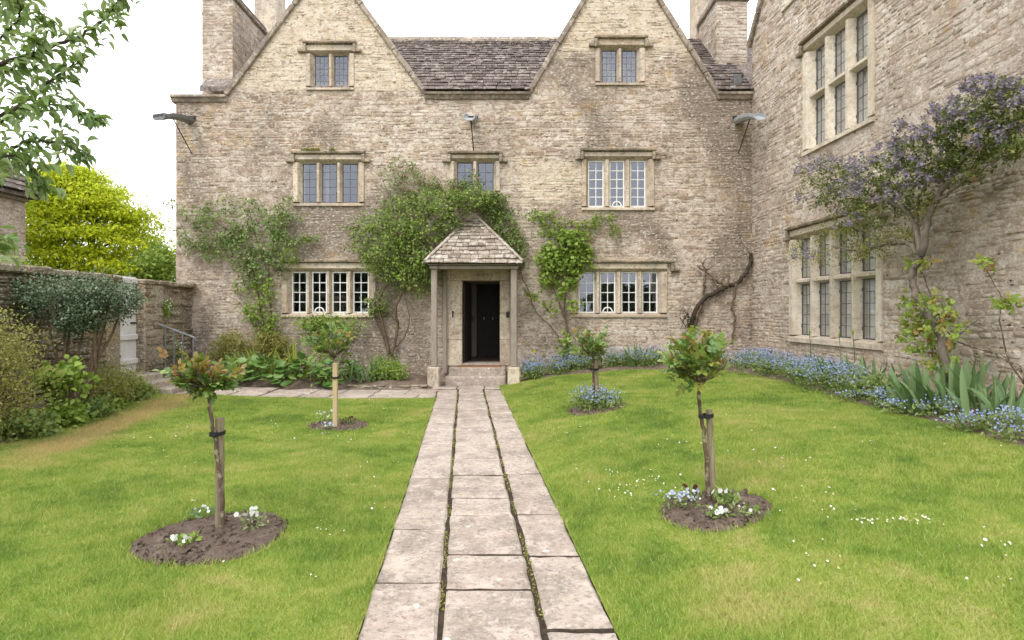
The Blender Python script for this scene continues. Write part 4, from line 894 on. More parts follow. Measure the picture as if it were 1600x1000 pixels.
# ------------------------------------------------------------------ garden wall with its gate
gA, gB = Vector((-7.63, F - .01, 0)), Vector((-7.02, 3.5, 0)); gd = (gA - gB).normalized(); GL = (gA - gB).length
MG = wall_frame(gB, gd)                                  # u runs away from the camera
gu = lambda y: (y - gB.y) / gd.y
GH = 2.22; gate_u = (gu(11.52), gu(12.32))
garden = thing('garden_wall', ((gA.x + gB.x) / 2, (gA.y + gB.y) / 2, 0), 'old mossy limestone garden wall with flat coping running to the house corner', 'wall')
gh = [(gate_u[0], gate_u[1], -1, 3)]
for seg in ((0, gate_u[0]), (gate_u[1], GL)):
    b = MB(); b.box(seg[0], seg[1], 0, .42, -.2, GH); b.build('wall_core', MT['gmortar'], garden, M=MG)
    lay_stones(garden, MG, lambda v: seg, 0.02, GH - .01, [], MT['gstone'], hr=(.06, .13), wr=(.15, .42), prot=(.012, .045), gap=.016, n_obj=150)
    if seg[1] == gate_u[0]:
        b = MB(); b.bev(seg[1] - .42, seg[1] + .002, -.05, .44, -.1, GH - .002, .02, .01); b.build('gate_pier', MT['gstone'], garden, M=MG)
    else:
        b = MB(); b.bev(seg[0] - .002, seg[0] + .75, -.06, .44, -.1, GH - .002, .02, .01); b.build('gate_pier', MT['gstone'], garden, M=MG)
        lay_stones(garden, MG @ T(0, -.06, 0), lambda v: (seg[0] + .01, seg[0] + .74), 0.05, GH - .03, [], MT['gstone'], hr=(.09, .2), wr=(.2, .5), prot=(.008, .03), n_obj=60)
        lay_stones(garden, wall_frame(MG @ Vector((seg[0] - .002, .4, 0)), Vector((MG[0][1], MG[1][1], 0)) * -1), lambda v: (0, .44), 0.45, GH - .03, [], MT['gstone'], n_obj=0)
    u = seg[0] - .03
    while u < seg[1] - .05:
        wd = min(random.uniform(.35, .7), seg[1] + .03 - u); b = MB(); b.bev(u, u + wd - .008, -.10, .52, GH, GH + random.uniform(.10, .15), .025, .014); b.build('coping_stone', MT['gstone'], garden, M=MG); u += wd
gate = thing('garden_gate', tuple(MG @ Vector(((gate_u[0] + gate_u[1]) / 2, .2, .42))), 'tall pale painted plank gate with ledges in the garden wall', 'gate')
gw_ = gate_u[1] - gate_u[0]
for i in range(6):
    b = MB(); b.bev(gate_u[0] + gw_ * i / 6 + .003, gate_u[0] + gw_ * (i + 1) / 6 - .003, .10, .13, .45, 2.36, .004); b.build('plank', MT['gate'], gate, M=MG)
for z in (.62, 1.10, 1.62, 2.22):
    b = MB(); b.bev(gate_u[0] + .01, gate_u[1] - .01, .055, .099, z, z + .11, .012); b.build('ledge', MT['gate'], gate, M=MG)
for u, z in ((gate_u[1] - .22, 1.42), (gate_u[0] + .05, .78)):
    b = MB(); b.box(u, u + .2, .085, .098, z, z + .035); b.tube([tuple((u + .05, .085, z + .02)), (u + .05, .05, z + .02), (u + .1, .05, z + .02)], .012, 6); b.build('latch', MT['iron'], gate, M=MG)
steps = thing('gate_steps', (-7.1, 11.95, 0), 'worn stone steps leading up to the pale garden gate', 'steps')
for i, (x1, z) in enumerate(((-6.45, .20), (-6.78, .32), (-7.1, .43))):
    b = MB(); b.bev(-7.62, x1, 11.5 + .01 * i, 12.42 - .01 * i, -.05, z, .02, .01); b.build('step', MT['slab'], steps, M=Matrix())
rail = thing('handrail', (-6.9, 12.5, .1), 'grey metal handrail beside the gate steps', 'handrail')
q0, q1 = Vector(P(246, 506, 12.5)), Vector(P(304, 527.5, 12.5)); b = MB(); b.tube([q0, q0.lerp(q1, .5), q1, q1 + Vector((.03, 0, -.06))], .021, 8); b.build('top_rail', MT['leadsheet'], rail, M=Matrix())
for t in (.22, .45, .68, .97):
    p = q0.lerp(q1, t); b = MB(); b.tube([p, (p.x, p.y, float(gz(p.x, p.y)) - .02)], .018, 8); b.build('post', MT['leadsheet'], rail, M=Matrix())

# ------------------------------------------------------------------ neighbouring outbuilding beyond the wall
ob = thing('outbuilding', (-14.5, 11.5, 0), 'low stone outbuilding with stone-slate roof beyond the garden wall', 'building')
MO = wall_frame((-12.0, 8.0, 0), (0, 1, 0))
b = MB(); b.box(-17, -12.0, 8.0, 15.0, -.3, 4.6); ow = b.build('wall', MT['wmortar'], ob, M=Matrix())
lay_stones(ow, MO, lambda v: (3.5, 7.0), 1.8, 4.58, [], MT['wstone'], n_obj=60)
b = MB(); b.prism([(-11.75, 4.52), (-14.5, 7.3), (-17.25, 4.52), (-17.25, 4.44), (-11.75, 4.44)], 7.8, 15.15, 'y'); orf = b.build('roof', MT['tile'], ob, M=Matrix())
so_ = Vector((-2.75, 0, 2.78)).normalized()
lay_tiles(orf, (-11.72, 0, 4.52), (0, 1, 0), so_, (-so_.z * -1, 0, -so_.x), 2.2, lambda t: (11.5, 15.18), .22, .18, (.2, .4), .03, MT['tile'], 40)
b = MB(); b.bev(-12.05, -11.9, 8.0, 15.0, 4.36, 4.44, .01); b.build('eaves_board', MT['oak'], ob, M=Matrix())
# ------------------------------------------------------------------ leaves
def unit(v): return v / np.maximum(np.linalg.norm(v, axis=-1, keepdims=True), 1e-9)
def rdir(n): return unit(rng.normal(size=(n, 3)))
LEAF = [(np.array([(0, 0, 0), (-.5, .42, .0), (.5, .42, .0), (0, .5, -.10), (0, 1, -.12 - .1 * k)]), [np.array([(0, 3, 1), (0, 2, 3), (1, 3, 4), (3, 2, 4)])]) for k in range(3)]
def blade_mesh(prof, curve, fold=.25, twist=0.0):
    """leaf made of a midrib and two margins: prof = half widths along it"""
    n = len(prof); V, q = [], []; y = z = 0.0; a = 0.0
    for i, w_ in enumerate(prof):
        t = i / (n - 1); tw = twist * t
        for s_ in (-1, 0, 1): V.append((s_ * w_ * math.cos(tw), y, z + (fold * w_ if s_ else 0) + s_ * w_ * math.sin(tw)))
        a = curve * t; y += math.cos(a) / (n - 1); z -= math.sin(a) / (n - 1)
    for i in range(n - 1):
        for j in (0, 1): q.append((i * 3 + j, i * 3 + j + 1, (i + 1) * 3 + j + 1, (i + 1) * 3 + j))
    return np.array(V), [np.array(q)]
LONG = [blade_mesh([.02, .40, .5, .38, .01], c, .35, tw) for c, tw in ((.4, .2), (.9, -.3), (1.3, .4), (.7, 0), (1.7, -.2))]
OVAL = [blade_mesh([.05, .42, .5, .40, .02], c, .3) for c in (.2, .5, .8)]
def compound(seed):
    r_ = random.Random(seed); Vs, qs, off = [], [], 0
    specs = [(0, 1.0, 0, .46)] + [(s_, k, s_ * 1.05, sz) for k, sz in ((.62, .40), (.26, .33)) for s_ in (-1, 1)]
    for s_, k, ang, sz in specs:
        V, Q = blade_mesh([.04, .30, .36, .27, .02], r_.uniform(.2, .9), .3)
        V = V * sz; ca, sa = math.cos(ang + r_.uniform(-.2, .2)), math.sin(ang + r_.uniform(-.2, .2)); tz = r_.uniform(-.3, .2)
        X = V[:, 0] * ca + V[:, 1] * sa; Y_ = -V[:, 0] * sa + V[:, 1] * ca
        y0 = k * .55 if s_ else .55; Vs.append(np.stack([X, Y_ + y0, V[:, 2] + Y_ * tz * .4 - .12 * y0], 1)); qs.append(Q[0] + off); off += len(V)
    Vs.append(np.array([(-.008, 0, 0), (.008, 0, 0), (.006, .56, -.065), (-.006, .56, -.065)])); qs.append(np.array([(off, off + 1, off + 2, off + 3)]))
    return np.concatenate(Vs), [np.concatenate(qs)]
COMP = [compound(k) for k in range(6)]
BLADE = [blade_mesh([.035, .045, .048, .042, .03, .002], c, .5, tw) for c, tw in ((.1, .2), (.35, -.3), (.7, .2), (1.2, -.2), (1.9, .3), (.2, -.1))]
def disc(n, cup, wav=0.0):
    V = [(0, .5, 0)] + [(.5 * math.sin(2 * math.pi * k / n), .5 - .5 * math.cos(2 * math.pi * k / n), cup + wav * math.sin(k * 2.4)) for k in range(n)]
    return np.array(V), [np.array([(0, 1 + k, 1 + (k + 1) % n) for k in range(n)])]
ROUND = [disc(9, c, .03) for c in (.08, .14, -.05)]
PETAL = [disc(5, .06), disc(6, .1)]
def orient(d, nrm, L, W):
    d = unit(d); x = unit(np.cross(d, nrm)); z = np.cross(x, d)
    return np.stack([x * W[:, None], d * L[:, None], z * L[:, None]], 2)
def leaves(parent, pts, mat, L=(.04, .07), aspect=.55, bias=(0, 0, -.3), nb=(0, -.5, .8), spread=.9, nsp=.6, var=None, name='leaf', rest='foliage', n_obj=0, matidx=None, order=None, smooth=False):
    pts = np.asarray(pts, float); n = len(pts)
    if n == 0: return []
    var = var or LEAF; bias = np.asarray(bias, float); nb = np.asarray(nb, float)
    l = rng.uniform(L[0], L[1], n); A = orient(bias + spread * rdir(n), nb + nsp * rdir(n), l, l * aspect * rng.uniform(.85, 1.15, n))
    return scatter(name, parent, mat, var, rng.integers(0, len(var), n), A, pts, n_obj, order, rest, matidx, smooth)
def ball(c, r, n, shell=.45):
    """points in an ellipsoid, thinned towards its middle"""
    d = rdir(n); k = (shell + (1 - shell) * rng.random(n)) ** (1 / 1.5); return np.asarray(c) + d * k[:, None] * np.asarray(r)
def clusters(c, r, nc, m, s_, shell=.3): 
    q = ball(c, r, nc, shell); return (q[:, None, :] + rng.normal(0, 1, (nc, m, 3)) * np.asarray(s_)).reshape(-1, 3)
def wall_pts(plane, blobs, m=14, s_=6.0, d=(.05, .3), thin=1.0):
    out_ = []
    for (px, py, rx, ry, nc) in blobs:
        nc = max(2, int(nc * thin))
        a = rng.uniform(0, 2 * math.pi, nc); k = np.sqrt(rng.random(nc)); cx, cy = px + rx * k * np.cos(a), py + ry * k * np.sin(a)
        of = d[0] + (d[1] - d[0]) * np.sqrt(np.clip(1 - k * k, 0, 1)) * rng.uniform(.5, 1, nc)
        for x, y, o_ in zip(cx, cy, of):
            for _ in range(m):
                dx, dy = rng.normal(0, s_, 2); out_.append(plane(x + dx, y + dy * .8, max(.025, o_ + rng.normal(0, .04))))
    return np.array(out_)
PF = lambda px, py, off: np.array(P(px, py, F - off))
def stem(parent, plane, pts, r0, r1, off=.08, mat=None, name='stem', jit=.008, k=6):
    W_ = [plane(x, y, off if not hasattr(off, '__len__') else off[min(i, len(off) - 1)]) for i, (x, y) in enumerate(pts)]
    S_ = spline(W_, 6, jit); b = MB(); b.tube(S_, taper(len(S_), r0, r1), k)
    return b.build(name, mat or MT['barkb'], parent, M=Matrix(), smooth=True)
def tpath(parent, pts, r0, r1, mat, name='branch', jit=.0, k=7):
    S_ = spline(pts, 6, jit); b = MB(); b.tube(S_, taper(len(S_), r0, r1), k); return b.build(name, mat, parent, M=Matrix(), smooth=True)

# ------------------------------------------------------------------ climbers on the front wall
c = thing('climbing_shrub', (fx(415), F - .2, .1), 'broad grey-green climbing shrub trained on the wall left of the lower window', 'climber')
for pts, r0, r1 in (([(418, 562), (412, 520), (405, 470), (395, 420), (372, 375), (335, 345)], .035, .008), ([(420, 560), (424, 500), (420, 440), (425, 390), (445, 345)], .028, .006),
                    ([(402, 450), (370, 410), (330, 395), (300, 385)], .016, .004), ([(415, 560), (398, 515), (380, 480), (355, 460)], .014, .004), ([(420, 430), (400, 370), (390, 330)], .012, .004),
                    ([(300, 385), (275, 335), (262, 318)], .008, .003)):
    stem(c, PF, pts, r0, r1, (.06, .12, .12, .15), MT['barkb'])
leaves(c, wall_pts(PF, [(375, 340, 80, 22, 80), (330, 365, 52, 22, 62), (400, 372, 55, 28, 80), (350, 395, 58, 20, 50), (420, 410, 42, 22, 48), (385, 430, 34, 20, 34), (445, 370, 28, 32, 34), (455, 325, 20, 22, 16), (300, 330, 20, 12, 9), (360, 312, 40, 7, 12), (292, 372, 14, 10, 6)], 15, 4.8, (.05, .42), .52),
       L_['grey'], (.06, .105), .5, (0, -.25, -.25), (0, -.5, .8))
leaves(c, wall_pts(PF, [(405, 455, 34, 22, 30), (390, 478, 22, 10, 12), (412, 497, 28, 15, 26), (415, 520, 20, 12, 12), (450, 395, 26, 16, 14), (470, 375, 8, 6, 4), (262, 322, 6, 9, 2)], 15, 5, (.08, .4), .7), L_['bright'], (.06, .10), .55, (0, -.25, -.2))
CS = c
c = thing('climbing_rose', (fx(605), F - .25, .1), 'large climbing rose arching over the porch roof with small pink buds', 'climber')
for pts, r0, r1, of in (([(608, 556), (600, 515), (592, 480), (598, 455), (620, 430), (640, 395)], .04, .014, (.12, .12, .2, .3)), ([(612, 556), (622, 510), (618, 485), (630, 455), (650, 420), (668, 380)], .04, .014, (.14, .14, .25, .35)),
                        ([(610, 553), (600, 530), (588, 500), (585, 470), (590, 440)], .022, .01, (.12, .1, .15)), ([(612, 552), (632, 525), (640, 500), (634, 470)], .016, .008, (.14, .1, .2)), ([(640, 400), (660, 350), (700, 310), (750, 305), (790, 345), (815, 395)], .014, .006, (.3, .35, .4, .35, .2, .1))):
    stem(c, PF, pts, r0, r1, of, MT['barkb'])
RB = [(600, 365, 50, 38, 90), (590, 395, 42, 30, 60), (640, 345, 45, 40, 100), (690, 320, 45, 28, 90), (655, 390, 40, 45, 100), (640, 430, 38, 22, 52), (610, 420, 35, 18, 36), (735, 308, 36, 16, 44), (672, 418, 14, 34, 26), (655, 450, 14, 14, 12), (700, 345, 20, 24, 34)]
leaves(c, wall_pts(PF, RB, 17, 5.5, (.12, .75), .55), L_['mid'], (.055, .09), .58, (0, -.3, -.15))
leaves(c, wall_pts(PF, RB[:8], 9, 4.5, (.25, .85), .5), L_['bright'], (.055, .09), .58, (0, -.4, -.1))
leaves(c, wall_pts(PF, [(770, 320, 18, 20, 36), (785, 350, 18, 24, 40), (803, 378, 14, 20, 26), (812, 400, 8, 12, 10), (752, 312, 18, 12, 22), (600, 470, 8, 22, 12), (578, 470, 10, 8, 6), (580, 485, 8, 8, 5)], 18, 5, (.08, .35)), L_['mid'], (.055, .085), .58, (0, -.3, -.2))
leaves(c, wall_pts(PF, [(622, 262, 28, 14, 14), (645, 275, 18, 16, 14), (610, 285, 20, 12, 9), (625, 310, 30, 12, 16), (700, 288, 36, 10, 20), (735, 290, 22, 9, 10), (660, 300, 22, 12, 16), (740, 280, 5, 10, 4)], 14, 5, (.05, .25)), L_['mid'], (.045, .075), .55, (0, -.3, 0))
for k in range(9):
    a = (rng.uniform(600, 720), rng.uniform(285, 320)); stem(c, PF, [a, (a[0] + rng.uniform(-14, 10), a[1] - rng.uniform(14, 26)), (a[0] + rng.uniform(-24, 18), a[1] - rng.uniform(30, 46))], .006, .002, (.3, .2, .12), MT['barkb'], 'shoot')
leaves(c, wall_pts(PF, [(625, 258, 26, 16, 14), (660, 292, 30, 16, 10), (700, 290, 34, 10, 12), (640, 330, 40, 30, 8), (610, 400, 30, 14, 3)], 3, 5, (.2, .6)), L_['pink'], (.03, .045), 1.0, (0, -1, .3), var=PETAL, rest='rosebuds')
def sprays(parent, plane, starts, mat, n, ln, d=(.15, .4), L=(.05, .085), up=.4):
    pts = []
    for _ in range(n):
        px, py = starts[rng.integers(len(starts))]; a = rng.uniform(0, 6.28); l = rng.uniform(*ln); e = (px + math.cos(a) * l, py - abs(math.sin(a)) * l * up - l * .15)
        o0 = rng.uniform(*d); mid = ((px + e[0]) / 2, (py + e[1]) / 2 - l * .12)
        stem(parent, plane, [(px, py), mid, e], .005, .002, (o0, o0, max(.06, o0 * .6)), MT['barkb'], 'shoot', .002, 4)
        for t in np.linspace(.15, 1, int(l / 2.2)):
            x = (1 - t) ** 2 * px + 2 * t * (1 - t) * mid[0] + t * t * e[0]; y = (1 - t) ** 2 * py + 2 * t * (1 - t) * mid[1] + t * t * e[1]
            for _k in range(2): pts.append(plane(x + rng.normal(0, 2.2), y + rng.normal(0, 2.0), max(.05, o0 * (1 - .4 * t))))
    leaves(parent, pts, mat, L, .52, (0, -.3, -.2))
sprays(CS, PF, [(x, y) for x, y, *_ in ((300, 350), (330, 335), (375, 325), (420, 330), (450, 350), (460, 380), (320, 390), (440, 420), (370, 415))], L_['grey'], 34, (18, 42))
sprays(c, PF, [(565, 360), (575, 395), (600, 335), (640, 310), (690, 298), (730, 298), (620, 440), (780, 320), (800, 360)], L_['mid'], 34, (18, 40))
c = thing('climbing_vine', (fx(880), F - .15, .25), 'bright green vine climbing between the porch and the right lower window', 'climber')
for pts, r0, r1 in (([(884, 558), (886, 520), (882, 480), (888, 430), (884, 385), (878, 355)], .03, .008), ([(882, 556), (888, 520), (878, 485), (865, 450), (855, 420)], .02, .006), ([(880, 538), (862, 512), (838, 488), (826, 455), (815, 430), (812, 408)], .014, .01),
                    ([(880, 360), (862, 345), (835, 338)], .008, .003), ([(890, 370), (915, 348), (945, 345), (958, 362), (965, 388)], .008, .003)):
    stem(c, PF, pts, r0, r1, (.08, .1, .1), MT['barkb'])
leaves(c, wall_pts(PF, [(885, 382, 38, 24, 70), (870, 405, 32, 18, 44), (900, 405, 24, 18, 34), (860, 428, 20, 14, 14), (895, 432, 18, 12, 14), (870, 455, 14, 16, 6), (893, 478, 12, 14, 4), (866, 478, 10, 12, 3), (884, 525, 10, 20, 4), (880, 550, 12, 10, 5), (836, 458, 8, 8, 3)], 12, 5, (.08, .4), .75), L_['bright'], (.07, .12), .75, (0, -.4, -.4), var=OVAL)
leaves(c, wall_pts(PF, [(835, 340, 18, 8, 9), (865, 345, 22, 10, 12), (915, 350, 22, 9, 11), (945, 342, 16, 6, 8), (958, 362, 5, 14, 5), (858, 362, 20, 10, 10)], 12, 5, (.05, .2)), L_['bright'], (.06, .09), .6, (0, -.3, -.2))
c = thing('bare_wisteria', (fx(1080), F - .12, .35), 'bare gnarled wisteria trunk forking across the right end of the front wall', 'climber')
q = lambda *a: [(800 + x * .34, 320 + y * .34) for x, y in a]
for pts, r0, r1 in ((q((835, 680), (822, 590), (830, 530), (850, 475), (885, 430), (940, 402), (990, 372), (1030, 362), (1070, 318), (1098, 265), (1100, 225)), .065, .04), (q((990, 372), (940, 350), (900, 315), (850, 280)), .035, .016), (q((888, 318), (884, 370), (880, 430)), .03, .03),
                    (q((1030, 365), (1022, 420), (1008, 470), (1024, 510), (1020, 570), (1012, 640)), .028, .02), (q((845, 560), (855, 500), (880, 450)), .035, .03), (q((1100, 230), (1062, 180), (1040, 110), (1052, 40), (1060, -5)), .009, .004), (q((895, 310), (880, 265), (900, 245)), .022, .006), (q((890, 300), (935, 280)), .018, .006), (q((990, 372), (1000, 335)), .03, .015), (q((885, 290), (860, 250)), .014, .005)):
    stem(c, PF, pts, r0, r1, (.12, .13, .1), MT['barkd'] if r0 > .05 else MT['barkb'], 'trunk' if r0 > .05 else 'branch', .012, 8)
for k in range(16):
    a = q((800 + rng.normal(0, 14), 545 + rng.uniform(-20, 30)))[0]; stem(c, PF, [a, (a[0] + rng.uniform(-8, 8), a[1] - rng.uniform(8, 16)), (a[0] + rng.uniform(-16, 12), a[1] - rng.uniform(18, 34))], .009, .003, (.16, .2, .22), MT['barkd'], 'twig')

# ------------------------------------------------------------------ ceanothus and rose on the wing
ce = thing('ceanothus', tuple(PW(1468, 612, .55)), 'purple-flowered ceanothus spreading across the wing wall above the window', 'shrub')
for pts, r0, r1 in (([(1470, 625), (1478, 570), (1462, 510), (1432, 462), (1426, 430), (1438, 398)], .052, .044), ([(1438, 400), (1420, 380), (1385, 382), (1345, 392), (1300, 385)], .035, .01), ([(1438, 398), (1428, 350), (1400, 318), (1350, 300), (1290, 275)], .045, .01), ([(1440, 396), (1455, 330), (1490, 270), (1540, 210), (1585, 160)], .05, .012),
                    ([(1430, 350), (1440, 300), (1460, 250)], .025, .01), ([(1460, 320), (1510, 280), (1560, 250)], .022, .008), ([(1400, 320), (1390, 280), (1410, 250)], .016, .006), ([(1385, 382), (1350, 360), (1300, 345)], .016, .006)):
    stem(ce, PW, pts, r0, r1, .55, MT['barkg'], 'trunk' if r0 > .051 else 'branch', .012, 8)
CB = [(1290, 272, 42, 22, 60), (1330, 300, 50, 30, 100), (1275, 305, 28, 22, 34), (1390, 275, 55, 34, 120), (1350, 335, 60, 26, 80), (1450, 240, 60, 42, 150), (1520, 200, 62, 46, 180), (1575, 165, 40, 42, 100), (1490, 262, 60, 28, 90), (1560, 225, 50, 30, 80), (1420, 305, 40, 24, 50)]
leaves(ce, wall_pts(PW, CB, 22, 5.0, (.2, .85), .52), L_['cean'], (.035, .06), .6, (-.3, 0, .2), (-.5, 0, .8))
leaves(ce, wall_pts(PW, [(1380, 370, 60, 20, 40), (1310, 365, 50, 20, 30), (1262, 395, 34, 14, 20), (1300, 400, 60, 12, 18), (1440, 325, 30, 18, 16), (1350, 395, 40, 10, 12)], 20, 6, (.3, .7)), L_['olive'], (.03, .05), .6, (-.3, 0, .2), (-.5, 0, .8))
FB = [(1262, 262, 24, 16, 22), (1290, 256, 30, 12, 26), (1345, 262, 22, 22, 34), (1330, 290, 40, 18, 34), (1385, 245, 30, 24, 40), (1440, 205, 50, 24, 60), (1490, 175, 40, 26, 60), (1545, 135, 45, 16, 60), (1580, 150, 26, 26, 36), (1440, 260, 60, 34, 50), (1540, 205, 55, 30, 50), (1380, 300, 50, 20, 30), (1262, 310, 22, 14, 10), (1275, 395, 40, 14, 12), (1320, 345, 40, 16, 14)]
leaves(ce, wall_pts(PW, FB, 16, 2.6, (.4, .98), .75), [L_['purple'], L_['mauve']], (.026, .042), 1.0, (-1, -.3, .4), spread=1.2, var=PETAL, rest='flowers', matidx=(rng.random(sum(max(2, int(f[4] * .75)) for f in FB) * 16) < .55).astype(int))
ro = thing('wall_rose', tuple(PW(1600, 640, .35)), 'young rose with long bare canes and bronze-tipped leaves on the wing wall', 'rose')
for pts, r0, r1 in (([(1600, 645), (1600, 590), (1560, 555), (1490, 530), (1462, 480), (1440, 425)], .014, .006), ([(1600, 600), (1575, 560), (1563, 500), (1562, 460), (1533, 412)], .012, .005), ([(1490, 530), (1520, 505), (1535, 495)], .005, .002), ([(1600, 585), (1590, 570), (1560, 560), (1540, 545)], .008, .003), ([(1462, 490), (1450, 520), (1462, 560), (1470, 590)], .006, .003)):
    stem(ro, PW, pts, r0, r1, .38, MT['bark'], 'cane', .004)
rp = wall_pts(PW, [(1436, 408, 14, 8, 9), (1455, 480, 34, 22, 24), (1470, 515, 42, 22, 30), (1430, 530, 20, 28, 18), (1470, 570, 22, 16, 16), (1535, 412, 12, 6, 6), (1585, 475, 16, 8, 7), (1420, 480, 12, 16, 8)], 3, 6, (.3, .7))
leaves(ro, rp, [L_['bright'], L_['bronze'], L_['rosey']], (.11, .16), .8, (-.4, 0, .1), (-.4, -.3, .8), var=COMP, rest='foliage', matidx=rng.choice(3, len(rp), p=(.55, .12, .33)))

# ------------------------------------------------------------------ standard roses, their stakes and flower beds
def standard_rose(label, base, top, tpts, cc, cr, n, Ls, singles, prob, bronze_up, stake, slabel, smat):
    t = thing('standard_rose', tuple(base), label, 'rose')
    tpath(t, tpts, .0175, .0135, MT['bark'], 'trunk', .004, 8)
    for k in range(9):
        a = 2 * math.pi * k / 9 + rng.uniform(-.3, .3); e = np.array(cc) + np.array((math.cos(a), math.sin(a), rng.uniform(-.1, .7))) * np.array(cr) * .72
        m_ = (np.array(top) + e) / 2 + np.array((math.cos(a) * .03, math.sin(a) * .03, -.02)); tpath(t, [top, m_, e], .010, .003, MT['bark'], 'branch', .003, 5)
    tips = ball(cc, np.array(cr) * .86, 20, .6); tips[:, 2] += rng.uniform(-.02, .05, 20); k_ = rng.uniform(.5, 1.04, n)[:, None]; pts = np.array(top) + (tips[rng.integers(0, 20, n)] - np.array(top)) * k_ + rng.normal(0, .030 * cr[0] / .25, (n, 3))
    for e in tips[:11]: tpath(t, [top, (np.array(top) + e) / 2 + rng.normal(0, .015, 3), e], .006, .002, MT['bark'], 'twig', .002, 5)
    d = unit((pts - np.array(top)) / np.array(cr)); hz = (pts[:, 2] - cc[2]) / cr[2]
    pb = np.clip(prob + bronze_up * hz, 0, 1); mi = np.where(rng.random(n) < pb, 1, np.where(rng.random(n) < .25, 2, 0))
    l = rng.uniform(Ls[0], Ls[1], n); A = orient(d * .8 + .55 * rdir(n) + np.array((0, 0, -.1)), np.array((0, -.25, .9)) + .45 * rdir(n), l, l)
    scatter('leaf', t, [L_['rose'], L_['bronze'], L_['rosey']], COMP, rng.integers(0, len(COMP), n), A, pts - d * l[:, None] * .4, singles, np.argsort(pts[:, 1]), 'foliage', mi)
    s0, s1, sr, tz = stake; st_ = thing('tree_stake', tuple(s0), slabel, 'stake')
    S_ = [np.array(s0) - np.array((0, 0, .05)), (np.array(s0) + np.array(s1)) / 2, np.array(s1)]
    if smat == 'stakel': b = MB(); b.bev(s0[0] - sr, s0[0] + sr, s0[1] - sr, s0[1] + sr, s0[2] - .05, s1[2], .006); b.build('post', MT[smat], st_, M=Matrix())
    else: b = MB(); b.tube(spline(S_, 4, .001), sr, 12); b.build('post', MT[smat], st_, M=Matrix())
    k = (tz - s0[2]) / (s1[2] - s0[2]); cp = np.array(s0) * (1 - k) + np.array(s1) * k; tp = np.array(min(tpts, key=lambda p: abs(p[2] - tz)))
    b = MB(); m = (cp + tp) / 2; dv = tp - cp; ln = np.linalg.norm(dv[:2]); ux, uy = (dv[:2] / ln if ln > .01 else (1, 0)); ring = []
    for a in np.linspace(0, 2 * math.pi, 17): 
        e = ln / 2 * math.copysign(1, math.cos(a)) * min(1, abs(math.cos(a)) * 1.6); rr = sr * (1.5 if smat == 'stakel' else 1.12) + .004
        lx, ly = e + rr * math.cos(a), rr * math.sin(a); ring.append((m[0] + lx * ux - ly * uy, m[1] + lx * uy + ly * ux))
    V = [(x, y, tz + dz) for dz in (-.014, .014) for x, y in ring]; nn = len(ring); b.add(V, [(i, i + 1, nn + i + 1, nn + i) for i in range(nn - 1)])
    b.bev(m[0] + ux * ln * .0 - .018, m[0] + .018, m[1] - sr - .03, m[1] - sr - .004, tz - .018, tz + .018, .004); b.build('tie', MT['rubber'], st_, M=Matrix())
def gp(px, py, y, dy=0): return np.array(P(px, py, y)) + np.array((0, dy, 0))
y1 = on_ground(345, 836)[1]; B1 = gp(350, 838, y1)
standard_rose('standard rose with orange-bronze young leaves on a lichened trunk leaning beside its stake', B1, gp(326, 607, y1), [B1, gp(345, 760, y1), gp(336, 690, y1), gp(329, 645, y1), gp(326, 607, y1)], gp(322, 583, y1), (.285, .27, .135), 230, (.085, .13), 230, .34, .45,
              (gp(336, 832, y1, .07), gp(338.5, 655, y1, .05), .032, gp(0, 678, y1)[2]), 'round weathered stake beside the bronze-leaved standard rose', 'stake')
y2 = on_ground(524, 671)[1]; B2 = gp(521, 668, y2, .09)
standard_rose('standard rose with dark trunk hidden behind a pale square stake', B2, gp(519, 560, y2, .09), [B2, gp(521, 620, y2, .09), gp(520, 585, y2, .09), gp(519, 560, y2, .09)], gp(511, 526, y2, .09), (.42, .36, .27), 280, (.08, .12), 0, .02, .02,
              (gp(524, 671, y2), gp(523.5, 567, y2), .032, gp(0, 590, y2)[2]), 'pale new square stake in front of the standard rose by the side path', 'stakel')
y3 = on_ground(931, 640)[1]; B3 = gp(926, 640, y3, -.02)
standard_rose('small standard rose growing out of a ring of forget-me-nots', B3, gp(926, 556, y3, -.02), [B3, gp(927, 600, y3, -.02), gp(926, 580, y3, -.02), gp(926, 556, y3, -.02)], gp(922, 533, y3, -.02), (.36, .32, .25), 250, (.075, .115), 0, .06, .08,
              (gp(932, 640, y3, .03), gp(931, 561, y3, .03), .04, gp(0, 577, y3)[2]), 'thick weathered stake in the ring of forget-me-nots', 'stake')
y4 = on_ground(1112, 792)[1]; B4 = gp(1108, 792, y4)
standard_rose('standard rose with glossy green leaves and red young shoots above a thin pale trunk', B4, gp(1092, 600, y4), [B4, gp(1104, 720, y4), gp(1098, 665, y4), gp(1093, 630, y4), gp(1092, 600, y4)], gp(1093, 560, y4), (.315, .29, .215), 260, (.09, .135), 260, .06, .22,
              (gp(1117, 787, y4, .03), gp(1110, 641, y4, .03), .025, gp(0, 650, y4)[2]), 'slim round stake tied to the green standard rose', 'stake')

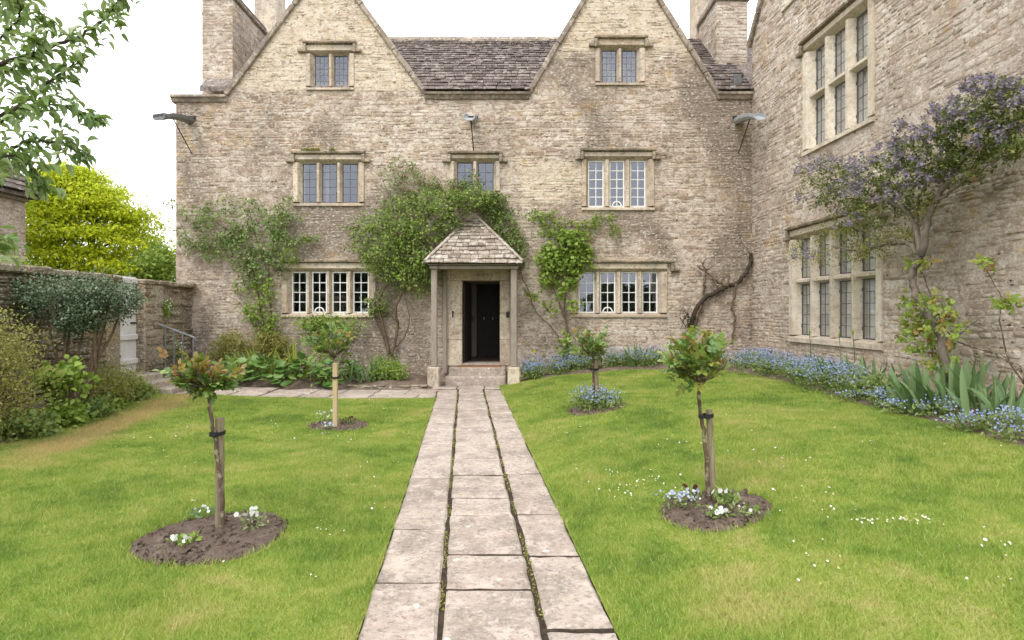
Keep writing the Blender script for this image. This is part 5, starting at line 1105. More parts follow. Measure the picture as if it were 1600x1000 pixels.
def flower_clump(name, label, cat, c, r, h, nl, nf, fm, fs, lm='mid', ll=(.03, .06), singles=True, group=None):
    t = thing(name, tuple(c), label, cat, group); c = np.array(c)
    leaves(t, c + np.stack([rng.normal(0, r * .5, nl), rng.normal(0, r * .5, nl), rng.uniform(.0, h, nl)], 1), L_[lm], ll, .45, (0, 0, .5), (0, -.3, .8))
    pts = c + np.stack([rng.normal(0, r * .5, nf), rng.normal(0, r * .5, nf), rng.uniform(h * .7, h * 1.25, nf)], 1)
    leaves(t, pts, L_[fm], fs, 1.0, (0, -.3, .4), (0, -.8, .6), .5, .4, var=PETAL, name='flower', rest='flowers', n_obj=nf if singles else 0)
    return t
def bp(px, py): return tuple(on_ground(px, py) + np.array((0, 0, .035)))
flower_clump('pansy_clump', 'white pansies just right of the bronze-leaved standard rose trunk', 'pansies', bp(395, 832), .10, .10, 60, 12, 'white', (.028, .045), 'grey')
flower_clump('pansy_clump', 'white pansies at the front edge of the bronze-leaved rose bed', 'pansies', bp(288, 858), .10, .05, 60, 9, 'white', (.025, .045), 'bright')
flower_clump('daisy_clump', 'few white daisies with green leaves behind the weathered stake', 'daisies', bp(318, 812), .12, .04, 50, 8, 'white', (.02, .03), 'iris')
flower_clump('pansy_clump', 'pale blue and white flowers at the left edge of the green rose bed', 'pansies', bp(1066, 800), .14, .10, 160, 60, 'palebl', (.016, .026), 'mid', (.02, .04), False)
flower_clump('pansy_clump', 'white pansies at the foot of the green standard rose', 'pansies', bp(1122, 818), .08, .06, 40, 10, 'white', (.028, .04), 'mid')
flower_clump('pansy_clump', 'leafy white pansy behind the slim round stake', 'pansies', bp(1130, 796), .09, .09, 70, 6, 'white', (.03, .045), 'mid', (.05, .08))
flower_clump('seedling_clump', 'low green seedlings at the right edge of the green rose bed', 'seedlings', bp(1165, 812), .10, .05, 60, 6, 'white', (.015, .025), 'mid')
flower_clump('pansy_clump', 'wine-red leafy pansy behind the green standard rose trunk', 'pansies', bp(1085, 783), .07, .06, 30, 10, 'wine', (.03, .045), 'mid')
flower_clump('pansy_clump', 'pale flowers left of the pale square stake', 'pansies', bp(509, 664), .12, .12, 60, 16, 'white', (.025, .04), 'grey')
flower_clump('pansy_clump', 'pale blue flowers in front of the pale square stake', 'pansies', bp(514, 674), .09, .06, 40, 12, 'palebl', (.025, .04), 'grey')
flower_clump('pansy_clump', 'wine-red pansies right of the pale square stake', 'pansies', bp(545, 666), .12, .07, 50, 14, 'wine', (.025, .04), 'grey')
# forget-me-nots: too many to count
def forget(label, pts, n_l, n_f, r, h, fm='blue'):
    pts = np.array(pts, float); i = rng.integers(0, len(pts), n_l); hh = h * (0.6 + .6 * rng.random(len(pts)))
    g = lambda i, lo, hi: np.stack([pts[i, 0] + rng.normal(0, r, len(i)), pts[i, 1] + rng.normal(0, r, len(i)), pts[i, 2] + hh[i] * rng.uniform(lo, hi, len(i))], 1)
    a = leaves(None, g(i, .0, .85), L_['mid'], (.04, .08), .35, (0, -.1, .6), (0, -.4, .7))[0]
    a.name = 'forget_me_nots'; a['label'] = label; a['category'] = 'flowers'
    WM[a.name] = Matrix()
    leaves(a, g(rng.integers(0, len(pts), n_f), .55, 1.15), L_[fm], (.016, .028), 1.0, (0, -.4, .4), (0, -.6, .8), .6, .5, var=PETAL, rest='flowers')
def bedpts(lst):
    o_ = []
    for (x, y, n, sx, sy) in lst:
        for _ in range(n): X_, Y_ = x + rng.normal(0, sx), y + rng.normal(0, sy); o_.append((min(X_, wing_x(Y_) - .12), min(Y_, F - .12), float(gz(X_, Y_)) + .04))
    return o_
forget('blue forget-me-nots filling the bed right of the porch', bedpts([(.45, 13.75, 16, .16, .18), (.95, 13.85, 12, .25, .15), (1.5, 13.9, 8, .25, .15)]), 3200, 2300, .08, .34)
forget('blue forget-me-nots under the right lower window', bedpts([(2.2, 13.8, 16, .3, .15), (2.9, 13.75, 12, .3, .18), (3.7, 13.6, 10, .3, .2), (4.3, 13.0, 8, .3, .3)]), 4200, 2300, .09, .36)
forget('blue forget-me-nots in the corner bed along the wing', bedpts([(4.9, 12.6, 16, .28, .35), (5.0, 11.8, 18, .25, .35), (4.95, 11.0, 18, .22, .35), (4.9, 10.2, 16, .2, .3), (4.85, 9.4, 14, .2, .3), (4.8, 8.6, 12, .18, .3)]), 7600, 5200, .09, .34)
forget('low forget-me-nots between the irises near the end of the wing bed', bedpts([(4.75, 7.7, 8, .15, .3), (4.8, 6.9, 6, .15, .3), (4.85, 6.0, 10, .2, .25), (5.1, 5.6, 8, .2, .2)]), 2600, 1700, .08, .2)
forget('ring of forget-me-nots around the small standard rose', [(BEDS[2][0] + .28 * math.cos(a) * k, BEDS[2][1] + .28 * math.sin(a) * k, BEDS[2][2] + .03) for a in np.linspace(0, 6.2, 14) for k in (.35, 1.0)], 1500, 620, .07, .24)

# ------------------------------------------------------------------ irises and other border plants
def iris(label, c, n, h, spread, mat='iris', name='iris_clump', lean=(0, 0), wide=1.0):
    n = int(n * 1.4); wide *= .95
    t = thing(name, tuple(c), label, 'iris'); c = np.array(c)
    pts = c + np.stack([rng.normal(0, spread * .45, n), rng.normal(0, spread * .3, n), np.full(n, -.02)], 1)
    d = unit(np.stack([rng.normal(0, .42, n) + (pts[:, 0] - c[0]) * 1.2 + lean[0], rng.normal(0, .28, n) + lean[1], np.ones(n)], 1)); l = rng.uniform(.55, 1.0, n) * h * .9
    nr = unit(np.stack([d[:, 0] * 1.0 + rng.normal(0, .5, n), d[:, 1] - .6 + rng.normal(0, .4, n), np.full(n, .15)], 1))
    A = orient(d, nr, l, l * wide * rng.uniform(.7, 1.2, n))
    scatter('leaf', t, L_[mat], BLADE, rng.integers(0, len(BLADE), n), A, pts, n, None, 'foliage')
def G(x, y): return (x, y, float(gz(x, y)) + .05)
iris('large sprawling iris clump with broad grey-green blades near the end of the wing bed', G(5.1, 7.2), 46, .82, .55, wide=1.3, lean=(-.25, -.15))
iris('upright iris clump just beyond the wall rose canes', G(5.25, 6.5), 26, .72, .3, wide=1.2)
iris('iris clump below the wing window, left of the ceanothus trunk', G(5.2, 9.2), 34, .66, .4, wide=1.25)
iris('small iris clump in forget-me-nots below the wing window', G(5.2, 10.7), 22, .52, .35, wide=1.2)
iris('iris clump among forget-me-nots at the inner corner of the wing', G(5.0, 12.2), 20, .5, .3, wide=1.2)
iris('grey-green iris clump under the right lower window', G((1000 - 800) / 950 * 13.9, 13.9), 34, .66, .5, lean=(.12, -.1), wide=1.3)
iris('arching yellow-green blades in the middle of the left front bed', (-4.75, 13.6, .15), 24, 1.12, .45, 'lime', 'flag_clump', wide=.7)
iris('short yellow-green blades at the left of the front bed', (-5.65, 13.6, .15), 18, .98, .4, 'lime', 'flag_clump', wide=.7)
iris('blue-green iris clump in the left front bed beside the climbing rose trunk', (-3.2, 13.35, .15), 26, .78, .42, lean=(-.15, -.25), wide=.9)
iris('thin strap-leaved clump at the foot of the handrail', (-6.75, 12.75, .12), 22, .5, .3, 'iris', 'strap_clump', wide=.6)
iris('thin blue-green bulb leaves in the left border', (-6.35, 8.9, .1), 26, .38, .4, 'iris', 'bulb_clump', wide=.6)
def round_plant(label, c, n, r, h, size, red=.0, name='bergenia'):
    t = thing(name, tuple(c), label, name); c = np.array(c); a = rng.uniform(0, 2 * math.pi, n); k = np.sqrt(rng.random(n))
    pts = c + np.stack([np.cos(a) * k * r, np.sin(a) * k * r * .7, (1 - k * k) * h + rng.uniform(-.03, .06, n) + .03], 1)
    d = np.stack([np.cos(a) * k, np.sin(a) * k - .3, .25 - .5 * k], 1) + .3 * rdir(n); l = rng.uniform(size[0], size[1], n)
    A = orient(d, np.stack([np.cos(a) * k * .5, np.sin(a) * k * .5 - .55, np.full(n, .8)], 1) + .25 * rdir(n), l, l * .85)
    scatter('leaf', t, [L_['berg'], L_['bergred']], ROUND, rng.integers(0, 3, n), A, pts, n, None, 'foliage', (rng.random(n) < red).astype(int))
    leaves(t, c + np.stack([rng.normal(0, r * .5, 90), rng.normal(0, r * .35, 90), rng.uniform(0, h * .7, 90)], 1), L_['mid'], (.06, .10), .6, (0, -.2, .3))
for x, y, n, r, h, rd, lb in ((-6.1, 13.25, 36, .42, .34, 0, 'glossy bergenia at the left end of the front bed'), (-5.35, 13.22, 40, .44, .36, 0, 'glossy bergenia below the short yellow-green blades'), (-4.55, 13.2, 42, .46, .36, .02, 'glossy bergenia below the arching yellow-green blades'),
                              (-3.75, 13.22, 38, .40, .34, .07, 'red-tinged bergenia beside the blue-green iris')):
    round_plant(lb, (x, y, .13), int(n * 1.7), r * 1.15, h * 1.25, (.14, .23), rd)
def bush(name, label, cat, c, r, mat, n, L, nc=None, aspect=.5, stems=6, bias=(0, -.1, .4), s_=.07, bark='barkb', var=None, cz=None):
    t = thing(name, tuple(c), label, cat); c = np.array(c); r = np.array(r); cc = c + np.array((0, 0, r[2] if cz is None else cz)); nc = nc or n // 14
    leaves(t, clusters(cc, r, nc, n // nc, s_), L_[mat], L, aspect, bias, var=var)
    for k in range(stems):
        a = rng.uniform(0, 6.28); e = cc + np.array((math.cos(a), math.sin(a), rng.uniform(-.2, .7))) * r * .75; tpath(t, [c + np.array((math.cos(a) * .05, math.sin(a) * .05, -.03)), (c + e) / 2 + rng.normal(0, .04, 3), e], .012 if r[2] < .5 else .022, .004, MT[bark], 'stem', .004, 5)
    return t
bush('herb_clump', 'soft green herb at the right end of the left front bed', 'plant', (-2.75, 13.5, .12), (.5, .34, .2), 'bright', 1500, (.04, .08))
bush('herb_clump', 'green tuft below the climbing rose trunk', 'plant', (-2.95, 14.05, .14), (.35, .22, .26), 'mid', 900, (.04, .07))
bush('herb_clump', 'low bright green plant at the front of the left bed', 'plant', (-3.95, 13.12, .1), (.16, .1, .09), 'bright', 220, (.05, .08))
bush('spurge_clump', 'tall olive-green spurge against the wall left of the climbing shrub', 'plant', (-6.5, 14.1, .14), (.5, .24, .55), 'olive', 2600, (.04, .07), bias=(0, 0, 1))
bush('spurge_clump', 'tall olive-green spurge at the foot of the climbing shrub', 'plant', (-5.6, 14.15, .14), (.55, .2, .52), 'olive', 2600, (.04, .07), bias=(0, 0, 1))
bush('fern_clump', 'feathery green plant behind the bergenias', 'plant', (-6.05, 13.85, .14), (.5, .25, .26), 'mid', 1300, (.05, .08), bias=(0, 0, .8))
bush('low_shrub', 'spreading shrub below the left lower window', 'shrub', (-4.2, 14.22, .14), (.95, .12, .17), 'bright', 1300, (.05, .085), stems=11, cz=1.22)
bush('low_shrub', 'dark leafy plant behind the forget-me-nots left of the small standard rose', 'shrub', (1.55, 14.1, .3), (.48, .2, .3), 'dark', 1500, (.03, .06))
bush('herb_clump', 'dark green leafy plant below the bare wisteria', 'plant', (4.3, 13.9, .42), (.5, .25, .2), 'mid', 1100, (.04, .07))
bush('herb_clump', 'green leafy plant between iris clumps in the wing bed', 'plant', (4.85, 8.15, .45), (.25, .35, .16), 'mid', 1100, (.04, .07))
flower_clump('poppy_clump', 'two yellow poppies by the wall right of the porch', 'poppies', (.47, 14.1, .1), .08, .55, 30, 4, 'ylw', (.06, .08))
# left border
s = thing('evergreen_shrub', (-6.62, 9.2, .1), 'dark evergreen shrub with bare multiple stems in front of the garden wall', 'shrub')
EB = [((-6.7, 9.2, 1.78), (.62, .5, .30)), ((-6.25, 9.2, 1.72), (.5, .45, .32)), ((-7.0, 9.0, 1.9), (.42, .4, .3)), ((-6.4, 9.1, 1.98), (.5, .4, .22)), ((-6.05, 9.3, 1.85), (.4, .4, .24)), ((-6.45, 9.1, 1.5), (.35, .3, .2))]
for cc, rr in EB: leaves(s, clusters(cc, rr, 130, 17, .045, .2), L_['dark'], (.03, .055), .55, (0, -.2, .5), (0, -.4, .8))
for k in range(9):
    a = rng.uniform(-.6, .5); tpath(s, [(-6.62 + a * .3, 9.2 + rng.uniform(-.1, .1), .05), (-6.62 + a * .7 + rng.normal(0, .03), 9.15, .75), (-6.62 + a * 1.1, 9.15 + rng.uniform(-.2, .2), 1.45), (-6.62 + a * 1.4, 9.15, 1.85)], rng.uniform(.022, .036), .01, MT['barkb'], 'stem', .008, 7)
for k in range(14):
    e = np.array((-6.6 + rng.uniform(-.7, .6), 9.15, 2.1)); leaves(s, np.linspace(e, e + np.array((rng.normal(0, .08), rng.normal(0, .08), rng.uniform(.1, .28))), 14), L_['dark'], (.03, .05), .5, (0, 0, .8))
bush('loose_bush', 'large loose olive-yellow bush at the near end of the left border', 'shrub', (-6.35, 7.25, .05), (.72, .8, .86), 'olive', 9000, (.025, .05), 520, stems=14, bias=(.2, 0, .7), s_=.06)
bush('loose_bush', 'twiggy brownish bush against the garden wall behind the olive-yellow bush', 'shrub', (-6.95, 8.1, .05), (.4, .6, .7), 'olive', 2400, (.02, .04), 220, stems=22, bias=(.2, 0, .7))
bush('leafy_plant', 'bright light-green leafy plant in front of the evergreen shrub', 'plant', (-6.3, 8.55, .05), (.32, .3, .22), 'bright', 420, (.07, .12), aspect=.7, var=OVAL, cz=.62)
bush('variegated_bush', 'pale variegated low bush in front of the gate', 'shrub', (-6.75, 10.4, .1), (.42, .55, .32), 'rosey', 2400, (.03, .06))
bush('variegated_bush', 'reddish-stemmed low bush beside the evergreen stems', 'shrub', (-6.45, 9.75, .1), (.3, .35, .26), 'olive', 1200, (.03, .06), bark='bark')
for (x, y, r, h, mt, lb) in ((-6.15, 7.6, .34, .2, 'mid', 'mid-green leafy clump at the border edge in front of the olive-yellow bush'), (-6.2, 8.3, .3, .16, 'bright', 'bright primrose leaves at the lawn edge'), (-6.35, 9.1, .32, .15, 'mid', 'low geranium leaves at the lawn edge below the evergreen shrub'),
                             (-6.5, 9.8, .3, .12, 'bright', 'low bright green leaves spilling onto the lawn'), (-6.75, 10.7, .3, .14, 'mid', 'green ground cover beside the gate steps'), (-6.3, 6.6, .4, .22, 'mid', 'green leafy clump at the near end of the left border'), (-6.9, 11.2, .25, .12, 'bright', 'fresh green tuft at the corner of the side path')):
    bush('border_plant', lb, 'plant', (x, y, .04), (r, r * 1.2, h), mt, 700, (.05, .10), aspect=.6, var=OVAL, stems=3)
flower_clump('primrose', 'pale yellow primroses at the lawn edge below the evergreen shrub', 'primrose', (-6.2, 9.3, .12), .25, .12, 60, 14, 'rosey', (.025, .04), 'bright', (.05, .09))
iv = thing('wall_fern', (-7.42, 13.1, 1.75), 'white-flowered tuft growing out of the garden wall beside the gate', 'plant')
leaves(iv, clusters((-7.42, 13.1, 1.75), (.1, .16, .2), 26, 12, .04), L_['bright'], (.04, .07), .4); leaves(iv, clusters((-7.34, 13.05, 1.85), (.08, .14, .12), 10, 3, .04), L_['white'], (.02, .03), 1, var=PETAL, rest='flowers')
iv = thing('wall_fern', (-7.36, 13.4, .75), 'green white-flowered tuft low on the wall behind the handrail', 'plant')
leaves(iv, clusters((-7.36, 13.4, .8), (.14, .2, .25), 26, 12, .04), L_['mid'], (.04, .07), .4); leaves(iv, clusters((-7.28, 13.35, .95), (.08, .14, .12), 10, 3, .04), L_['white'], (.02, .03), 1, var=PETAL, rest='flowers')
# flat edging stones of the left bed
for k, (x, y, wd, lb) in enumerate(((-2.05, 13.05, .34, 'mossy flat edging stone beside the left porch pedestal'), (-2.45, 13.06, .42, 'mossy flat edging stone, second from the porch pedestal'), (-2.9, 13.05, .40, 'mossy flat edging stone below the soft green herb'), (-3.35, 13.06, .44, 'mossy flat edging stone below the blue-green iris'))):
    t = thing('edging_stone', (x, y, 0), lb, 'stone', 'edging stones of the left front bed')
    for j in range(2): b = MB(); b.bev(-wd / 2 + rng.uniform(-.06, .06), wd / 2 + rng.uniform(-.06, .06), -.06 + .03 * j, .12, .0 + j * .042, .04 + j * .042, .012, .016); b.build('stone', MT['gstone'], t)

mo_ = thing('hood_moss', (fx(485), F - .06, fz(233)), 'brown-green moss growing on the hood above the left upper window', 'moss')
leaves(mo_, np.concatenate([clusters((fx(x), F - .05, fz(y)), (w_, .035, .025), 40, 14, .016) for x, y, w_ in ((478, 235.6, .12), (494, 235.6, .16), (520, 235.8, .07))]), L_['olive'], (.012, .03), .7, (0, -.2, .5))
for k, (x, y, h_, lb) in enumerate(((5.35, 10.9, .75, 'thin budded iris stalk under the left end of the wing window'), (5.4, 10.0, .72, 'thin budded iris stalk under the middle of the wing window'), (5.4, 9.6, .78, 'thin budded iris stalk under the right end of the wing window'))):
    t = thing('iris_stalk', G(x, y), lb, 'iris'); z_ = G(x, y)[2]; tpath(t, [(x, y, z_ - .03), (x + .01, y, z_ + h_ * .5), (x - .01, y + .01, z_ + h_)], .008, .006, L_['iris'], 'stalk', .002, 6)
    b = MB(); b.tube([(x - .01, y + .01, z_ + h_ - .01), (x - .012, y + .01, z_ + h_ + .04), (x - .012, y + .01, z_ + h_ + .10)], [.007, .017, .003], 7); b.build('bud', L_['lime'], t, M=Matrix(), smooth=True)
# ------------------------------------------------------------------ trees
yt = thing('golden_tree', (-12.7, 18.4, 0), 'bushy golden-yellow leaved tree beyond the garden wall', 'tree')
tpath(yt, [(-12.7, 18.4, -.1), (-12.65, 18.4, 1.6), (-12.75, 18.4, 3.2), (-12.6, 18.4, 4.8)], .2, .07, MT['barkd'], 'trunk', .01, 9)
for k in range(13):
    a = k * 2.4; z = 2.2 + k * .24; rr = 2.0 * (1 - (k / 16) ** 2); tpath(yt, [(-12.68, 18.4, z), (-12.7 + math.cos(a) * rr * .5, 18.4 + math.sin(a) * rr * .5, z + .25), (-12.7 + math.cos(a) * rr, 18.4 + math.sin(a) * rr, z + .2)], .05, .012, MT['barkd'], 'branch', .02, 5)
pads = []
for k in range(430):
    z = rng.uniform(1.6, 6.0); t_ = (z - 1.6) / 4.4; rr = 2.35 * (math.sin(math.pi * min(1, .35 + t_ * .66)) ** .6) * (.72 + .28 * rng.random()); a = rng.uniform(0, 6.28); q_ = rr * math.sqrt(rng.uniform(.35, 1))
    c0 = np.array((-12.55 - (z - 3.4) * .32 + q_ * math.cos(a), 18.4 + q_ * math.sin(a), z)); pads.append(c0 + rng.normal(0, 1, (130, 3)) * np.array((.32, .32, .07)))
leaves(yt, np.concatenate(pads), L_['yellow'], (.08, .15), .55, (0, -.2, -.15), (0, -.2, 1))
bush('green_bush', 'fresh green bush between the golden tree and the house corner', 'shrub', (-10.3, 17.5, 0), (.95, .8, 1.85), 'bright', 9000, (.09, .15), 520, s_=.1, stems=8)
bush('wall_top_creeper', 'green creeper lying along the top of the garden wall', 'creeper', (-7.75, 8.6, 2.25), (.12, 1.6, .12), 'bright', 900, (.05, .08), stems=4)
bush('green_bush', 'dark green bush below the golden tree behind the gate', 'shrub', (-9.8, 15.0, 0), (1.0, .9, 1.32), 'mid', 4000, (.07, .12), 300, s_=.1, stems=8)
def bare_tree(label, c, h, sd):
    r_ = np.random.default_rng(sd); t = thing('bare_tree', c, label, 'tree'); b = MB(); c = np.array(c)
    tpath(t, [c, c + np.array((.1, 0, h * .3)), c + np.array((0, 0, h * .55))], .16, .08, MT['barkg'], 'trunk', .01, 8)
    for k in range(70):
        p0 = c + np.array((0, 0, h * r_.uniform(.25, .55))); a = r_.uniform(0, 6.28); l = h * r_.uniform(.25, .5); e = p0 + np.array((math.cos(a) * l * .6, math.sin(a) * l * .6, l * .8)); m_ = (p0 + e) / 2 + r_.normal(0, .15, 3)
        b.tube([p0, m_, e], [.03, .018, .006], 4)
        for _ in range(5): s0 = m_ + (e - m_) * r_.random(); b.tube([s0, s0 + r_.normal(0, .35, 3) + np.array((0, 0, .3))], [.009, .003], 3)
    o_ = b.build('crown', MT['straw'], t, M=Matrix()); o_['kind'] = 'stuff'
MT['straw'] = mat_plain('pale_twigs', (0.30, 0.25, 0.22), (0.42, 0.36, 0.32), 5, 0.9, .001)
bare_tree('pale leafless tree far beyond the garden wall beside the house', (-20.5, 34, 0), 6.6, 3); bare_tree('pale leafless tree farther off, half hidden by the golden tree', (-23.0, 36, 0), 6.2, 5)
# fruit tree overhanging from the left
ft = thing('fruit_tree', (-4.6, 2.9, 0), 'fruit tree with long drooping leaves overhanging from the left', 'tree')
tpath(ft, [(-4.6, 2.9, -.05), (-4.5, 2.9, 1.0), (-4.55, 2.95, 1.9), (-4.2, 3.0, 2.6)], .12, .075, MT['barkd'], 'trunk', .008, 10)
FD = 3.05; fp = lambda px, py, y=FD: np.array(P(px, py, y)); lp = []; ld = []
BR = [([(-520, 60), (-250, 90), (-90, 120), (20, 95), (110, 62), (165, 28), (190, -10)], .03, 3.05), ([(-500, 100), (-220, 190), (-80, 205), (20, 170), (75, 130), (120, 95)], .026, 3.15), ([(-480, 120), (-200, 260), (-60, 235), (30, 170), (90, 165), (148, 186)], .022, 2.95),
      ([(-460, 160), (-180, 300), (-50, 270), (30, 225), (90, 222), (132, 245)], .02, 3.1), ([(-440, 190), (-180, 330), (-60, 290), (10, 245), (45, 258), (70, 290)], .018, 2.95), ([(-420, -80), (-200, -40), (-60, 10), (20, 5), (75, 40)], .02, 3.25), ([(-420, 260), (-200, 400), (-80, 400), (-15, 380), (5, 382)], .016, 3.05), ([(-60, 110), (0, 60), (30, 20), (15, -20)], .012, 3.0), ([(-90, 215), (-20, 130), (40, 95), (60, 60)], .012, 3.0)]
for pts, r0, dy in BR:
    W_ = [fp(x, y, dy + .12 * math.sin(i * 1.7)) for i, (x, y) in enumerate(pts)]
    if pts[0][0] < -300: W_[0] = np.array((-4.22, 3.0, 2.55))
    S_ = spline(W_, 8, .004); b = MB(); b.tube(S_, taper(len(S_), r0 * .62, .0025), 6); b.build('branch', MT['barkd'], ft, M=Matrix(), smooth=True)
    L_n = len(S_); d_ = np.array(S_[-1]) - np.array(S_[-4])
    for i in range(int(L_n * .28), L_n):
        t_ = i / L_n
        for _ in range(6 if t_ < .85 else 8):
            p = np.array(S_[i]) + rng.normal(0, .012, 3); tan = unit((np.array(S_[min(i + 1, L_n - 1)]) - np.array(S_[i - 1]))[None])[0]
            if rng.random() < .72 and t_ < .92: p = p + unit(rng.normal(0, 1, 3)) * rng.uniform(.02, .11) * np.array((1, 1, .9))
            lp.append(p); ld.append(tan * .7 + rng.normal(0, .55, 3) + np.array((0, 0, -.25)))
lp = np.array(lp); ld = np.array(ld); n = len(lp); l = rng.uniform(.045, .085, n)
A = orient(ld, np.array((0, -.3, .9)) + .6 * rdir(n), l, l * .34 * rng.uniform(.8, 1.2, n))
pxs = 800 + FPX * lp[:, 0] / lp[:, 1]; inv = np.where((pxs > -20), 0, 1)
scatter('leaf', ft, L_['apple'], LONG, rng.integers(0, len(LONG), n), A, lp, 300, np.lexsort((lp[:, 1], inv)), 'foliage')
# unseen trees behind the camera, added to darken reflections in the lower panes
for x, y, h, r_, lb in ((-12.4, -11, 4.2, 3.0, 'unseen round-headed tree behind the camera, mirrored in the left lower window'), (-8.2, -13, 4.0, 2.6, 'unseen round-headed tree behind the camera, added for the window reflections'), (7.6, -12, 1.9, 2.6, 'unseen low tree standing in for a building mirrored in the right lower window')):
    t = thing('reflected_tree', (x, y, 0), lb, 'tree'); tpath(t, [(x, y, -.1), (x, y, h * .4), (x + .1, y, h * .8)], .16, .08, MT['barkd'], 'trunk', .01, 8)
    leaves(t, clusters((x, y, h), (r_, 2.0, h * .75 if h > 3 else 1.5), 420, 30, .26), L_['dark'], (.22, .36), .65)

# ------------------------------------------------------------------ grass and daisies
def in_lawn(x, y):
    L = (x > border_l(y) - .02) & (x < path_l(y) + .008) & (y < SP0 - .01); Rr = (x > path_r(y) - .008) & (x < border_r(y) + .04) & (y < 13.5)
    ok = L | Rr
    for c_, r_ in zip(BEDS, BEDR):
        a = np.arctan2(y - c_[1], x - c_[0]); ok &= np.hypot(x - c_[0], y - c_[1]) > r_ * (1 + .05 * np.sin(3 * a + c_[0])) * 1.0
    return ok
def blades(n, y0, y1, h, wd):
    x = rng.uniform(-7.6, 5.0, n); y = rng.uniform(y0, y1, n); k = in_lawn(x, y) & (np.abs(x) < y * .95 + .8); x, y = x[k], y[k]; n = len(x)
    hh = rng.uniform(h[0], h[1], n) * (.8 + .4 * np.sin(x * 2.1 + np.sin(y * 1.7)) ** 2); a = rng.uniform(0, 6.28, n); ln = rng.uniform(.25, 1.1, n) * hh; b_ = rng.uniform(0, 6.28, n); w_ = rng.uniform(wd[0], wd[1], n)
    z = gz(x, y) + .01
    V = np.stack([np.stack([x - np.cos(a) * w_, y - np.sin(a) * w_, z], 1), np.stack([x + np.cos(a) * w_, y + np.sin(a) * w_, z], 1), np.stack([x + np.cos(b_) * ln, y + np.sin(b_) * ln, z + hh], 1)], 1)
    return V.reshape(-1, 3), np.repeat(rng.random(n), 3)
Vb, Rb = zip(*[blades(n, *a) for n, *a in ((560000, 1.6, 4.5, (.018, .036), (.0016, .003)), (620000, 4.5, 8.0, (.02, .038), (.002, .0036)), (460000, 8.0, 13.5, (.022, .04), (.003, .005)))])
Vb = np.concatenate(Vb); Rb = np.concatenate(Rb)
print('blades', len(Rb) // 3)
obj('grass', mesh_np('grass', Vb, [np.arange(len(Vb)).reshape(-1, 3)], Rb), MT['blade'], label='short mown lawn grass with straw-coloured dry patches', cat='grass', kind='stuff')
# longer tufts along the path and bed edges, moss in the long joints
E = []
for y in np.arange(1.5, 13.3, .012):
    for xe in (path_l(y), path_r(y)):
        if xe < -1 and y > SP0: continue
        E.append((xe + (rng.uniform(-.03, .012) if xe < path_c(y) else rng.uniform(-.012, .03)), y))
for c_, r_ in zip(BEDS, BEDR):
    for a in np.linspace(0, 6.28, 420): rr = r_ * (1 + .05 * math.sin(3 * a + c_[0])) * rng.uniform(.97, 1.06); E.append((c_[0] + rr * math.cos(a), c_[1] + rr * math.sin(a)))
E = np.array(E); E3 = np.column_stack([E, gz(E[:, 0], E[:, 1])]); n = len(E3)
ed = leaves(None, E3, MT['blade'], (.035, .075), .10, (0, 0, 1), (0, -1, .1), .6, rest='edge_grass')[0]; ed['label'] = 'longer grass tufts along the path and rose bed edges'; ed['category'] = 'grass'
J = []
for y in np.arange(1.6, 12.6, .010):
    for k in (1, 2):
        if math.sin(y * 3.1 + k) + math.sin(y * 7.7) > -.4: J.append((path_l(y) + XS[k] + rng.normal(0, .009), y, .0))
J = np.array(J); mo = leaves(None, J, L_['olive'], (.008, .02), .8, (0, 0, .6), (0, -.5, .8), rest='joint_moss')[0]; mo['label'] = 'moss and weeds growing in the two long path joints'; mo['category'] = 'moss'
D = []
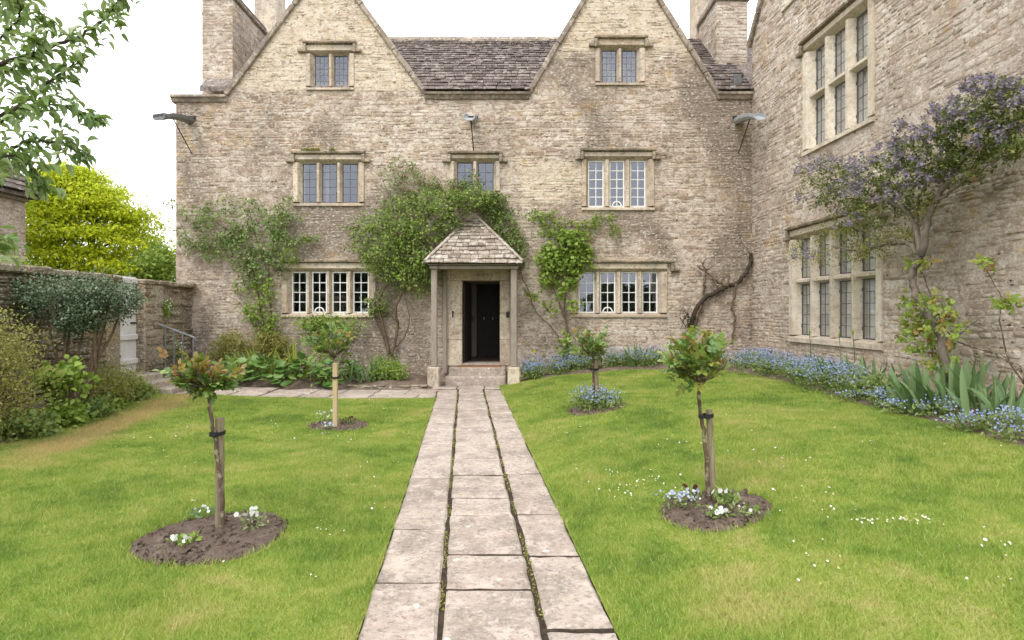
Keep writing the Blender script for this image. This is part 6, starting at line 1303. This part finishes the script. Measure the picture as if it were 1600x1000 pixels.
for (px, py, n, sx, sy) in ((500, 832, 9, 16, 12), (480, 912, 2, 8, 5), (345, 885, 2, 6, 4), (385, 828, 3, 30, 10), (640, 700, 6, 30, 14), (430, 678, 26, 60, 10), (300, 662, 16, 50, 12), (520, 690, 14, 40, 14), (560, 740, 8, 30, 14), (250, 710, 10, 40, 16), (200, 690, 12, 50, 14), (295, 785, 3, 8, 4), (590, 800, 3, 10, 8),
                            (600, 636, 14, 50, 8), (960, 745, 18, 26, 6), (1010, 755, 22, 24, 7), (965, 775, 12, 22, 5), (1380, 822, 20, 30, 4), (1440, 822, 20, 20, 4), (1290, 805, 6, 20, 8), (1240, 790, 14, 30, 20), (1220, 720, 12, 30, 12), (1260, 870, 5, 20, 12), (1300, 890, 3, 12, 6), (1540, 920, 4, 20, 6), (1560, 870, 6, 20, 14), (1255, 925, 3, 24, 6), (1530, 850, 5, 14, 8), (1100, 700, 16, 60, 12), (900, 690, 14, 40, 14), (1230, 660, 12, 60, 10), (1420, 690, 8, 60, 14)):
    for _ in range(n): D.append(on_ground(px + rng.normal(0, sx), py + rng.normal(0, sy), 6))
D = np.array(D); D = D[in_lawn(D[:, 0], D[:, 1])]; D[:, 2] += rng.uniform(.03, .045, len(D)); n = len(D)
da = leaves(None, D, L_['white'], (.009, .018), 1.0, (0, 0.6, .15), (0, -.35, 1), .4, .25, var=[disc(9, .05)], rest='daisies')[0]; da['label'] = 'small white daisies scattered over the lawns'; da['category'] = 'daisies'
WM[da.name] = Matrix()
leaves(da, D + np.array((0, .002, .006)), L_['ylw'], (.006, .008), 1.0, (0, .6, .1), (0, -.35, 1), .2, .2, var=[disc(6, -.1)], rest='daisy_centres')
# clods and chips on the soil of the rose beds
for c_, r_ in zip(BEDS, BEDR):
    n = 700; a = rng.uniform(0, 6.28, n); k = np.sqrt(rng.random(n)) * r_ * .95; p = np.stack([c_[0] + k * np.cos(a), c_[1] + k * np.sin(a), np.zeros(n)], 1); p[:, 2] = gz(p[:, 0], p[:, 1]) + .04 - .02 * (k / r_) ** 2
    sc = rng.uniform(.006, .032, n) ; A = np.einsum('n,nij->nij', sc, np.stack([orient(rdir(1), rdir(1), np.ones(1), np.ones(1))[0] for _ in range(n)]))
    o_ = scatter('soil_clods', None, MT['soil'], SV[:5], rng.integers(0, 5, n), A, p, 0)[0]; o_['label'] = 'loose clods and chips of soil on a round rose bed'; o_['category'] = 'soil'; o_['group'] = 'loose soil on the rose beds'
